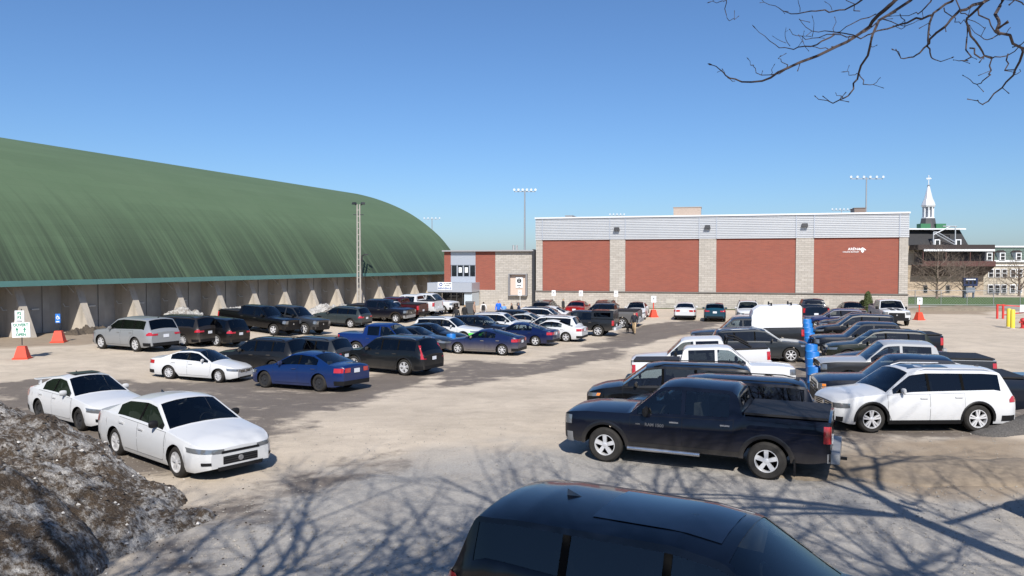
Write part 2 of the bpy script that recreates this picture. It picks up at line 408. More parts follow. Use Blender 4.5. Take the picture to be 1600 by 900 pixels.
    if k.get('clad'):
        for a in s.ax:
            for sg in (1, -1):
                VV, FF = [], []; wd = k['clad']
                for q in range(19):
                    t = R(-8 + 196 * q / 18)
                    for c, rr in enumerate((s.RA - .012, s.RA + wd * .5, s.RA + wd)):
                        x = a + rr * math.cos(t); z = max(sill - .01, s.r + rr * math.sin(t)); x = min(max(x, xr + .01), xf - .01)
                        VV.append((x, sg * (s.yside(x, z) + (.004, .022, .006)[c]), z))
                for q in range(18):
                    for c in range(2): b = q * 3 + c; f = (b, b + 1, b + 4, b + 3); FF.append(f if sg > 0 else f[::-1])
                link('wheel_arch_trim', mesh('wheel_arch_trim', VV, FF, 50), k.get('cladmat', BLACK), root)
        list(flank('rocker_trim', s.ax[1] + s.RA + .02, s.ax[0] - s.RA - .02, lambda x: sill, lambda x: sill + .12, .008, k.get('cladmat', BLACK), 4, 2))
    if k.get('tonneau'):
        x0, x1 = k['tonneau']; b = MB(); zt = s.top(x0 + .15) + .012; hw = s.yg(x1 - .2, s.edge(x1 - .2)[0]) - .01
        b.box(((x0 + x1) / 2, 0, zt), (x1 - x0, hw * 2, .05)); b.build('bed_cover', TONN, root)
    if k.get('steps'):
        for sg in (1, -1):
            t = MB(); t.tube([(s.ax[0] - s.RA - .05, sg * (s.w - .02), sill - .02), (s.ax[1] + s.RA + .9, sg * (s.w - .02), sill - .02)], .045, 8); t.build('side_step', CHROME, root, 60)
    if k.get('cap'):
        x0, x1, zc = k['cap']; b = MB(); zb = s.top(x0 + .3) - .01; hw = s.w * .93; V_ = []
        for x, ins, zt in ((x0, 0, 0), (x0 + .02, .03, 1), (x1 + .25, .03, 1), (x1, 0, 0)): pass
        prof = [(-hw, 0), (-hw * .97, .55), (-hw * .90, .85), (-hw * .78, 1), (hw * .78, 1), (hw * .90, .85), (hw * .97, .55), (hw, 0)]
        st = [(x0, .96), (x0 + .05, 1), (x1 - .05, 1), (x1 + .12, .975), (x1 + .42, .80), (x1 + .52, .62), (x1 + .54, .42)] if k.get('capfront') else [(x0, .97), (x0 + .03, 1), (x1 - .03, 1), (x1, .97)]
        for x, q in st: V_ += [(x, y, zb + (zc - zb) * h * q) for y, h in prof]
        FF = [(i * 8 + j, i * 8 + j + 1, i * 8 + j + 9, i * 8 + j + 8) for i in range(len(st) - 1) for j in range(7)] + [tuple(range(7, -1, -1)), tuple((len(st) - 1) * 8 + j for j in range(8))]
        cp = link('bed_canopy', mesh('bed_canopy', V_, [f[::-1] for f in FF], 30), k.get('capmat', P), root)
        if k.get('capwin'):
            for sg in (1, -1):
                b = MB(); xm = (x0 + x1) / 2; ln = x1 - x0 - .4; b.box((xm, sg * hw * .985, zb + (zc - zb) * .5), (ln, .05, (zc - zb) * .5)); b.build('canopy_window', GLASS_D, cp)
        if k.get('caprack'):
            for x in (x0 + .5, x1 - .5):
                b = MB(); b.tube([(x, -hw * .8, zc + .08), (x, hw * .8, zc + .08)], .025, 6)
                for y in (-hw * .75, hw * .75): b.box((x, y, zc + .06), (.08, .04, .22))
                b.build('roof_rack_bar', BLACK, cp)
    # cabin
    fx = k.get('seatx', ws[1] - 1.15); fz = sill + .12 + k.get('seatup', 0)
    for y in (.37, -.37): link('seat', SEAT, None, root, (fx, y, fz))
    if k.get('bench', True): link('rear_seat', BENCH, None, root, (fx - .95, 0, fz))
    d = MB(); zc = s.belt(ws[1] - .3) - .05; d.box((ws[1] - .28, 0, zc - .12), (.42, s.w * 1.6, .30), taper=.85); d.build('dashboard', DASH, root)
    link('steering_wheel', STEER, None, root, (ws[1] - .58, .37, zc + .02), (0, R(-22), 0))
    return root, s

# vehicle kinds -----------------------------------------------------------------
def sedan(col, **o):
    k = dict(col=col, wb=2.72, fo=.92, ro=1.08, W=1.81, r=.325, sill=.19, tumble=.52)
    for q in ('wb', 'fo', 'ro', 'W', 'H'): k[q] = o.pop(q, k.get(q, 1.45))
    H = k['H']; xf, xr = k['wb'] / 2 + k['fo'], -(k['wb'] / 2 + k['ro']); cw = k['wb'] / 2 - .40; rr = o.pop('rr', xr + 1.50); deck = o.pop('deck', xr + .62); dz = o.pop('dz', 1.05)
    k['top'] = [(xf, .66), (xf - .07, .74), (xf - .5, .86), (cw, .98), (cw - .82, H - .04), (cw - 1.25, H), (rr, H - .055), (deck, dz), (xr + .05, dz - .035), (xr, dz - .13)]
    k['belt'] = [(xf, .60), (xf - .07, .66), (xf - .5, .78), (cw, .89), (0, .92), (xr + .5, .97), (xr, .86)]
    b = cw - 1.28; k['win'] = [(b + .035, cw - .20), (rr - .30, b - .04)]; k['ws'] = (cw - .80, cw - .03); k['rg'] = (deck + .06, rr - .06)
    k['doors'] = [(b + .005, cw - .04), (b - .93, b - .005)]
    k.update(hl=(.34, .80, .545, .655, .60, .705), tl=(.26, .80, dz - .32, dz - .16), grille=(.30, .30, .50, 3), fbs=.40, fbz=(.22, .30), plate=.78, fin=rr + .12, privacy=False)
    k.update(o); return k
def suv(col, **o):
    k = dict(col=col, wb=2.74, fo=.92, ro=1.05, W=1.90, r=.365, sill=.24, tumble=.36)
    for q in ('wb', 'fo', 'ro', 'W', 'H'): k[q] = o.pop(q, k.get(q, 1.70))
    H = k['H']; xf, xr = k['wb'] / 2 + k['fo'], -(k['wb'] / 2 + k['ro']); cw = o.pop('cw', k['wb'] / 2 - .40); q = H - 1.70; ru = o.pop('rake', .42)
    k['top'] = [(xf, .80), (xf - .06, .92), (xf - .45, 1.02 + q * .5), (cw, 1.11 + q * .6), (cw - .74, H - .06), (cw - 1.2, H), (xr + ru + .5, H - .02), (xr + ru, H - .06), (xr + .11, 1.14), (xr + .04, 1.06), (xr, .98)]
    k['belt'] = [(xf, .74), (xf - .06, .84), (xf - .45, .94 + q * .5), (cw, 1.02 + q * .6), (0, 1.04 + q * .6), (xr + .6, 1.09 + q * .6), (xr, .92)]
    b = cw - 1.22; c = b - .95; k['win'] = [(b + .035, cw - .19), (c + .03, b - .04), (xr + ru + .06, c - .05)]; k['ws'] = (cw - .72, cw - .03); k['rg'] = (xr + .13, xr + ru - .02)
    k['doors'] = [(b + .005, cw - .04), (c - .02, b - .005)]
    k.update(hl=(.28, .78, .68, .80, .76, .86), tl=(.30, .72, .84, 1.0), grille=(.25, .52, .76, 3), plate=.80, rails=(xr + ru + .15, cw - .95), fin=xr + ru + .2, seatup=.12, rbs=.9)
    k.update(o); return k
def minivan(col, **o):
    o = dict(dict(wb=3.06, fo=.95, ro=1.13, W=1.99, H=1.75, cw=3.06 / 2 - .12, rake=.34, r=.345, sill=.20), **o); r_, sl = o.pop('r'), o.pop('sill'); k = suv(col, **o); k['r'] = r_; k['sill'] = sl; return k
def pickup(col, **o):
    k = dict(col=col, wb=3.62, fo=.95, ro=1.22, W=2.02, r=.40, sill=.42, tumble=.30, arch=.09)
    for q in ('wb', 'fo', 'ro', 'W', 'H'): k[q] = o.pop(q, k.get(q, 1.93))
    H = k['H']; q = H - 1.93; xf, xr = k['wb'] / 2 + k['fo'], -(k['wb'] / 2 + k['ro']); cw = k['wb'] / 2 - .58; cr = o.pop('cr', cw - 2.42); bz = o.pop('bz', 1.38 + q)
    k['top'] = [(xf, 1.10 + q), (xf - .05, 1.17 + q), (xf - .5, 1.23 + q), (cw, 1.27 + q), (cw - .66, H - .07), (cw - .76, H - .03), (cw - 1.1, H), (cr + .25, H - .02), (cr + .06, H - .06), (cr - .06, bz), (xr + .04, bz), (xr, bz - .03)]
    k['belt'] = [(xf, 1.03 + q), (xf - .05, 1.10 + q), (xf - .5, 1.15 + q), (cw, 1.17 + q), (cr + .2, 1.22 + q), (cr - .1, bz - .06), (xr, bz - .06)]
    b = cw - 1.20; k['win'] = [(b + .04, cw - .17), (cr + .22, b - .05)]; k['ws'] = (cw - .64, cw - .03); k['rg'] = (cr - .035, cr + .05); k['rgnarrow'] = True
    k['doors'] = [(b + .005, cw - .02), (cr + .12, b - .005)]
    k.update(fa=.4, fk=.12, ra=.2, rk=.03, crown=.08, hl=(.36, .64, .84 + q, 1.06 + q, .86 + q, 1.06 + q), tl=(.43, .62, .90 + q, 1.25 + q), grille=(.32, .66, 1.0 + q, 3), plate=.80, fbz=(.42, .66), rbz=(.48, .68), rboff=.012, rbs=.56, fbs=.66,
             bumpermat=BUMPC, tonneau=(xr + .05, cr - .10), seatup=.22, truck=1, mirror=1.5, blackmirror=True, doorlo=.06, rim='truck', privacy=True, blackpillar=False)
    k.update(o); return k

WHITE, PEARL = (.76, .77, .78), (.70, .71, .71)
NAVY, BLUE, BLK, GREY, DGREY, SILV = (.006, .011, .034), (.007, .042, .20), (.008, .008, .010), (.13, .14, .15), (.035, .038, .042), (.42, .44, .46)
HL_ = Vector((-.937, .35, 0)); HLo = -HL_                                   # nose towards / away from the dome
HR_ = Vector((-.975, .222, 0)); HRo = -HR_
FN = Vector((.2526, .9677, 0)); FNo = -FN                                   # nose towards / away from the brick arena
def place(k, name, label, cat, grp, front=None, rear=None, side='L', roof=None, head=None, nose=None, tail=None):
    """put a vehicle where its wheel contacts, roof or nose stand in the photograph"""
    s = Shape(k); scl = 1.0; sg = 1 if side == 'L' else -1; y0 = sg * (s.w - .02)
    if front is not None and rear is not None:
        a, b = ground_at(*front), ground_at(*rear); h = (a - b); h.z = 0; scl = min(1.08, max(.92, h.length / k['wb'])); h.normalize(); lt = Vector((-h.y, h.x, 0)); p = (a + b) / 2 - lt * y0
    else:
        h = head.normalized(); lt = Vector((-h.y, h.x, 0))
        if front is not None: p = ground_at(*front) - h * k['wb'] / 2 - lt * y0
        elif rear is not None: p = ground_at(*rear) + h * k['wb'] / 2 - lt * y0
        elif roof is not None:
            H = k['H']; rx = sorted(x for x, z in k['top'] if z > H - .09); p = ground_at(*roof, H) - h * (rx[0] + rx[-1]) / 2
        elif nose is not None: p = ground_at(*nose, k['top'][0][1]) - h * s.xf
        else: p = ground_at(*tail, k['top'][-1][1]) - h * s.xr
    p.z = gz(p.x, p.y)
    return build_vehicle(k, name, label, cat, grp, p, math.atan2(h.y, h.x), scl)
# ================================================================= THE SETTING
def vnoise(x, y, s, seed=0):
    """smooth value noise on numpy arrays"""
    g = np.random.default_rng(seed).random((64, 64)); x = np.asarray(x) / s; y = np.asarray(y) / s
    xi, yi = np.floor(x).astype(int), np.floor(y).astype(int); fx, fy = x - xi, y - yi; fx = fx * fx * (3 - 2 * fx); fy = fy * fy * (3 - 2 * fy)
    q = lambda a, b: g[a % 64, b % 64]
    return (q(xi, yi) * (1 - fx) + q(xi + 1, yi) * fx) * (1 - fy) + (q(xi, yi + 1) * (1 - fx) + q(xi + 1, yi + 1) * fx) * fy
def inside(poly, x, y):
    c = np.zeros(x.shape, bool); n = len(poly)
    for i in range(n):
        (x1, y1), (x2, y2) = poly[i], poly[(i + 1) % n]
        c ^= ((y1 > y) != (y2 > y)) & (x < (x2 - x1) * (y - y1) / (y2 - y1 + 1e-9) + x1)
    return c
def mask(polys, X, Y, jit=1.0, seed=3):
    out = np.zeros(X.shape)
    for P in polys:
        P = [tuple(ground_at(*p)[:2]) for p in P]
        for j in range(6):
            nx = (vnoise(X, Y, 1.6, seed + j) - .5) * 2.2 * jit + (vnoise(X, Y, .6, seed + 20 + j) - .5) * 1.0 * jit; ny = (vnoise(X, Y, 1.6, seed + 9 + j) - .5) * 2.2 * jit + (vnoise(X, Y, .6, seed + 30 + j) - .5) * jit
            out = np.maximum(out, 0) + inside(P, X + nx, Y + ny) / 6.
    return np.minimum(out, 1)
def ground():
    xs = np.concatenate([[-1500, -700, -300, -150, -90], np.arange(-60, 60.1, .42), [90, 150, 300, 700, 1500]])
    ys = np.concatenate([[-300, -120, -60, -30, -12, -4, 0, 3], np.arange(5, 62, .36), np.arange(62, 112, 1.2), [125, 160, 220, 400, 900, 2200]])
    X, Y = np.meshgrid(xs, ys); Z = np.array([[gz(a, b) for a in xs] for b in ys])
    near = (Y > 4) & (Y < 100) & (abs(X) < 60)
    Z += near * ((vnoise(X, Y, 2.5, 1) - .5) * .03 + (vnoise(X, Y, .9, 2) - .5) * .015)
    wet = mask([[(-60, 600), (120, 588), (250, 598), (400, 588), (520, 596), (700, 566), (690, 585), (620, 612), (560, 640), (485, 642), (462, 690), (390, 700), (330, 690), (250, 760), (120, 720), (-60, 680)],
                [(680, 606), (715, 562), (830, 566), (905, 548), (965, 520), (1010, 507), (1110, 499), (1140, 505), (1060, 526), (990, 543), (960, 558), (880, 578), (770, 592), (700, 612)],
                [(1190, 580), (1290, 545), (1330, 560), (1320, 640), (1600, 590), (1640, 640), (1590, 676), (1440, 690), (1320, 690), (1240, 640)],
                [(385, 758), (520, 722), (660, 702), (640, 728), (500, 762), (300, 790)], [(200, 880), (330, 800), (400, 775), (420, 800), (330, 860), (260, 920)]], X, Y)
    brown = mask([[(1290, 700), (1420, 690), (1640, 684), (1640, 768), (1480, 778), (1380, 768), (1280, 735)], [(-60, 520), (60, 517), (140, 522), (250, 506), (250, 516), (130, 540), (-60, 545)], [(1420, 480), (1550, 482), (1545, 492), (1420, 490)], [(985, 512), (1080, 510), (1110, 522), (1010, 530)]], X, Y, .8, 50)
    grey = mask([[(240, 830), (420, 770), (700, 700), (1000, 690), (1300, 742), (1460, 782), (1640, 775), (1640, 980), (100, 980)], [(1320, 676), (1420, 690), (1640, 682), (1640, 664), (1500, 668)]], X, Y, 1.2, 80)
    n, m = len(ys), len(xs); V = np.stack([X, Y, Z], -1).reshape(-1, 3)
    i = (np.arange(n - 1)[:, None] * m + np.arange(m - 1)[None]).reshape(-1); F = np.stack([i, i + 1, i + m + 1, i + m], -1)
    me = bpy.data.meshes.new('ground'); me.from_pydata(V.tolist(), [], F.tolist()); me.update()
    at = me.color_attributes.new('cover', 'FLOAT_COLOR', 'POINT'); col = np.stack([wet, brown, grey, np.ones_like(wet)], -1).reshape(-1)
    at.data.foreach_set('color', col.astype(np.float32)); me.polygons.foreach_set('use_smooth', [True] * len(me.polygons))
    t = NT('lot_gravel'); o = t.obj(); a = t.n('VertexColor', layer_name='cover'); sp = t.n('SeparateColor'); t.l(a.outputs[0], sp.inputs[0])
    big, mid, fine, peb = t.noise(o, .16, 5, .6), t.noise(o, 1.7, 6, .65), t.noise(o, 16, 4, .7), t.noise(o, 60, 2, .6)
    wn = t.n('TexNoise', inp={'Scale': .12, 'Detail': 2}); t.l(o, wn.inputs['Vector']); wv_ = t.n('VectorMath', operation='SCALE', inp={'Scale': 9.}); t.l(wn.outputs[1], wv_.inputs[0]); wa = t.n('VectorMath', operation='ADD'); t.l(o, wa.inputs[0]); t.l(wv_.outputs[0], wa.inputs[1]); mp = t.n('Mapping', inp={'Scale': (.3, 1.2, 1), 'Rotation': (0, 0, R(-20))}); t.l(wa.outputs[0], mp.inputs[0]); trk = t.noise(mp.outputs[0], .9, 7, .68)
    base = t.mix(mid, (.33, .28, .225), (.50, .44, .36)); base = t.mix(t.math('MULTIPLY', t.ramp(trk, [(.46, (0, 0, 0)), (.66, (1, 1, 1))]), .5), base, (.30, .26, .215))
    base = t.mix(t.math('MULTIPLY', t.ramp(big, [(.4, (0, 0, 0)), (.62, (1, 1, 1))]), .45), base, (.29, .25, .20))
    gr = t.mix(fine, (.15, .147, .142), (.35, .338, .32)); base = t.mix(t.math('MULTIPLY', sp.outputs[2], .92), base, gr)
    br = t.mix(mid, (.15, .118, .085), (.30, .245, .185)); base = t.mix(sp.outputs[1], base, br)
    brk = t.noise(o, .8, 8, .72); wf = t.math('ADD', t.math('MULTIPLY', sp.outputs[0], .80), t.math('SUBTRACT', t.math('ADD', t.math('MULTIPLY', brk, 1.7), t.math('MULTIPLY', trk, .9)), 1.42)); wf = t.ramp(wf, [(.16, (0, 0, 0)), (.58, (1, 1, 1))]); wf = t.mix(t.ramp(sp.outputs[0], [(.02, (0, 0, 0)), (.22, (1, 1, 1))]), (0, 0, 0), wf)
    base = t.mix(wf, base, t.mix(t.mix(.5, fine, mid), (.072, .061, .052), (.165, .142, .122)))
    base = t.mix(t.math('MULTIPLY', t.ramp(t.noise(o, .55, 9, .75), [(.48, (0, 0, 0)), (.70, (1, 1, 1))]), .40), base, (.19, .165, .14)); base = t.mix(.30, base, t.mix(fine, (.35, .35, .35), (1, 1, 1)), 'MULTIPLY'); base = t.mix(.50, base, t.mix(peb, (.25, .25, .25), (1, 1, 1)), 'MULTIPLY'); base = t.mix(1., base, (1.82, 1.78, 1.72), 'MULTIPLY')
    t.l(base, t.b.inputs['Base Color'])
    rg = t.n('MapRange', inp={1: 0, 2: 1, 3: .95, 4: .72}); t.l(wf, rg.inputs[0]); t.l(rg.outputs[0], t.b.inputs['Roughness']); t.b.inputs['Specular IOR Level'].default_value = .25
    t.bump(t.math('ADD', t.math('MULTIPLY', fine, .6), t.math('ADD', peb, t.math('MULTIPLY', mid, 1.5))), .55, .03)
    tag(link('ground', me, t.m), 'pale gravel ground of the parking lot with dark damp patches', None, None, 'structure')
ground()
def puddle(px, rx, ry, rz):
    p = at_h(*px); b = MB(); n = 40; ring = []
    for i in range(n):
        a = 2 * math.pi * i / n; q = 1 + .22 * math.sin(3 * a + p.x) + .12 * math.sin(7 * a); ring.append((rx * q * math.cos(a), ry * q * math.sin(a), 0))
    m = mesh('puddle', ring, [tuple(range(n))]); o = link('puddle', m, simple('puddle_water', (.03, .03, .028), .06, spec=.6), None, (p.x, p.y, .024), (0, 0, rz)); o['kind'] = 'structure'; o['label'] = 'thin puddle of meltwater on the gravel'
puddle((1592, 585), 2.2, .5, .0); puddle((1600, 612), 1.2, .35, .1); puddle((1275, 632), .8, .6, .3)
def pebbles():
    V, F = [], []
    for i in range(5200):
        px = rng.uniform(180, 1640); py = rng.uniform(655, 905) if i % 3 else rng.uniform(760, 905)
        p = ground_at(px, py); r = rng.uniform(.008, .028) * (1.5 if rng.random() < .06 else 1); n = len(V); z = gz(p.x, p.y) + r * .2
        a = rng.uniform(0, 6.28); q = [(r, 0, 0), (0, r * .8, 0), (-r, 0, 0), (0, -r * .8, 0), (0, 0, r * .7)]
        for x, y, zz in q: V.append((p.x + x * math.cos(a) - y * math.sin(a), p.y + x * math.sin(a) + y * math.cos(a), z + zz))
        F += [(n, n + 1, n + 4), (n + 1, n + 2, n + 4), (n + 2, n + 3, n + 4), (n + 3, n, n + 4)]
    o = link('loose_stones', mesh('loose_stones', V, F), simple('stone_grey', (.27, .25, .22), .9, noise=.6, scale=11)); tag(o, 'loose grey stones scattered over the near gravel', 'stones', None, 'stuff')
pebbles()
# ---- mounds
def mound(name, label, cat, pts_h, mat, res=.16, rough=.25, seed=1, kind=None, fine=.1):
    """a heap given by bumps (x, y, rx, ry, rot, height)"""
    x0 = min(p[0] - 1.6 * max(p[2], p[3]) for p in pts_h); x1 = max(p[0] + 1.6 * max(p[2], p[3]) for p in pts_h); y0 = min(p[1] - 1.6 * max(p[2], p[3]) for p in pts_h); y1 = max(p[1] + 1.6 * max(p[2], p[3]) for p in pts_h)
    xs, ys = np.arange(x0, x1, res), np.arange(y0, y1, res); X, Y = np.meshgrid(xs, ys); Z = np.zeros_like(X)
    wx = X + (vnoise(X, Y, 1.1, seed) - .5) * 1.3 * rough * 2; wy = Y + (vnoise(X, Y, 1.1, seed + 1) - .5) * 1.3 * rough * 2
    for (a, b, rx, ry, rot, h) in pts_h:
        dx, dy = wx - a, wy - b; u = (dx * math.cos(rot) + dy * math.sin(rot)) / rx; v = (-dx * math.sin(rot) + dy * math.cos(rot)) / ry
        Z = np.maximum(Z, h * np.clip(1 - (u * u + v * v), 0, 1) ** .75)
    on = Z > .01
    Z = Z * (1 + (vnoise(X, Y, .8, seed + 2) - .5) * rough * 1.6) + on * ((vnoise(X, Y, .37, seed + 3) - .5) * fine * 1.0 + (vnoise(X, Y, .16, seed + 4) - .5) * fine * .9 + (vnoise(X, Y, .07, seed + 5) - .5) * fine * .6)
    Z = np.where(on, Z, -.12) ; G = np.array([[gz(a, b) for a in xs] for b in ys]); n, m = len(ys), len(xs)
    V = np.stack([X, Y, Z + G - .02], -1).reshape(-1, 3); i = (np.arange(n - 1)[:, None] * m + np.arange(m - 1)[None]).reshape(-1); F = np.stack([i, i + 1, i + m + 1, i + m], -1)
    okv = on.reshape(-1); F = F[okv[F].any(1)]; ids = np.unique(F); mp = np.full(len(V), -1); mp[ids] = np.arange(len(ids))
    me = bpy.data.meshes.new(name); me.from_pydata(V[ids].tolist(), [], mp[F].tolist()); me.update(); me.polygons.foreach_set('use_smooth', [True] * len(me.polygons))
    return tag(link(name, me, mat), label, cat, None, kind)
def snow_mat(name, dirt, white=(.74, .75, .77)):
    t = NT(name); o = t.obj(); a, b, c = t.noise(o, .75, 6, .68), t.noise(o, 4.5, 5, .7), t.noise(o, 22, 3, .6)
    mp = t.n('Mapping', inp={'Scale': (1.6, .6, 2.6), 'Rotation': (.3, .2, .6)}); t.l(o, mp.inputs[0]); st = t.noise(mp.outputs[0], 1.5, 6, .7)
    gr_ = t.noise(o, 9., 10, .78); f = t.math('ADD', t.math('ADD', t.math('MULTIPLY', a, .6), t.math('MULTIPLY', st, .5)), t.math('ADD', t.math('MULTIPLY', gr_, .85), dirt - 1.08))
    f = t.ramp(f, [(.40, (0, 0, 0)), (.58, (1, 1, 1))])
    dk = t.mix(b, (.030, .021, .014), (.14, .10, .066)); wt = t.mix(c, [v * .55 for v in white], white)
    t.l(t.mix(f, wt, dk), t.b.inputs['Base Color']); t.bs(Roughness=.75); t.b.inputs['Specular IOR Level'].default_value = .3
    t.bump(t.math('ADD', gr_, t.math('MULTIPLY', c, .8)), 1., .10); return t.m
bank = [(-13.6, 17.6, 5.0, 2.6, -.45, 1.75), (-10.6, 15.6, 4.2, 2.4, -.6, 1.45), (-8.7, 13.8, 3.2, 2.1, -.75, 1.1), (-7.9, 14.6, 2.6, 1.1, -.55, .65), (-9.4, 11.6, 3.6, 2.6, -.5, 1.7), (-12, 12.5, 4, 3, 0, 2.2)]
mound('snow_bank', 'long bank of melting snow caked with black dirt beside the white sedans', 'snow bank', bank, snow_mat('dirty_snow', .635, (.68, .65, .61)), .05, .26, 5, fine=.13)
def clods():
    V, F, M = [], [], []; bk = bpy.data.objects['snow_bank'].data; vs = [v.co.copy() for v in bk.vertices]; r_ = random.Random(3)
    for i in range(3600):
        if i < 2500: c = vs[r_.randrange(len(vs))].copy()
        else:
            c = vs[r_.randrange(len(vs))].copy(); c += Vector((r_.uniform(.2, 2.4), r_.uniform(-2.2, .3), 0)); c.z = gz(c.x, c.y)
        s_ = r_.uniform(.012, .05) * (1.9 if r_.random() < .07 else 1) * (.6 if i >= 2500 else 1); n = len(V); a = r_.uniform(0, 6.28); w_ = 1 if r_.random() < .07 else 0
        for x, y, z in ((1, 0, 0), (.2, .9, -.1), (-.9, .3, 0), (-.4, -.9, .1), (0, .1, .8), (.1, -.1, -.6)):
            k = s_ * r_.uniform(.7, 1.3); V.append((c.x + (x * math.cos(a) - y * math.sin(a)) * k, c.y + (x * math.sin(a) + y * math.cos(a)) * k, c.z + z * k + s_ * .2))
        for f in ((0, 1, 4), (1, 2, 4), (2, 3, 4), (3, 0, 4), (1, 0, 5), (2, 1, 5), (3, 2, 5), (0, 3, 5)): F.append(tuple(n + q for q in f)); M.append(w_)
    o = link('frozen_clods', mesh('frozen_clods', V, F, None, M), [simple('clod_dark', (.055, .042, .032), .95, noise=.6, scale=9), simple('clod_ice', (.50, .48, .45), .7)]); tag(o, 'crumbs of dirt and ice strewn over and below the snow bank', 'debris', None, 'stuff')
clods()
p = at_h(1600, 672); mound('gravel_heap', 'low heap of dark crushed gravel behind the white family SUV', 'gravel heap', [(p.x + .9, p.y - .1, 2.3, .85, .1, .55), (p.x - .6, p.y - .35, 1.2, .5, .1, .25)], simple('dark_gravel', (.075, .07, .065), .95, noise=.9, scale=26), .05, .2, 11, fine=.06)
p = at_h(1480, 735); mound('dirt_rise', 'low rise of bare brown earth and dead grass beside the gravel', 'earth mound', [(p.x + .6, p.y, 4.6, 1.25, -.05, .22), (p.x - 2.6, p.y - .1, 2.2, .7, 0, .12)], simple('dry_earth', (.215, .172, .125), .95, noise=.5, scale=7), .07, .3, 13, fine=.035)
def lump(px, py, w_, h, nm, lab, mat, d=1.1):
    p = at_h(px, py); mound(nm, lab, 'snow heap', [(p.x, p.y, w_, d, -1.2, h * .62), (p.x + w_ * .3, p.y + .6, w_ * .7, d * .9, -1.2, h * .55), (p.x - w_ * .25, p.y - .7, w_ * .6, d * .8, -1.2, h * .42)], mat, .07, .4, int(px), fine=.34)
SN = snow_mat('old_snow', .53, (.62, .60, .56))
for px, py, w_, h, lab in ((285, 505, 1.7, 1.75, 'heap of old dirty snow between buttresses above the brown minivan'), (365, 499, 1.6, 1.6, 'heap of old dirty snow between buttresses above the black pickup'), (497, 492, 1.9, 1.3, 'whiter heap of snow between buttresses behind the grey pickup'), (530, 487, 1.2, 1.0, 'small heap of snow beside the foot of the floodlight mast')): lump(px, py, w_, h, 'snow_heap', lab, SN)
lump(133, 521, .9, .55, 'earth_pile', 'small pile of dark earth at a buttress foot by the blue sign', simple('dark_earth', (.07, .055, .04), .95, noise=.5), .8)

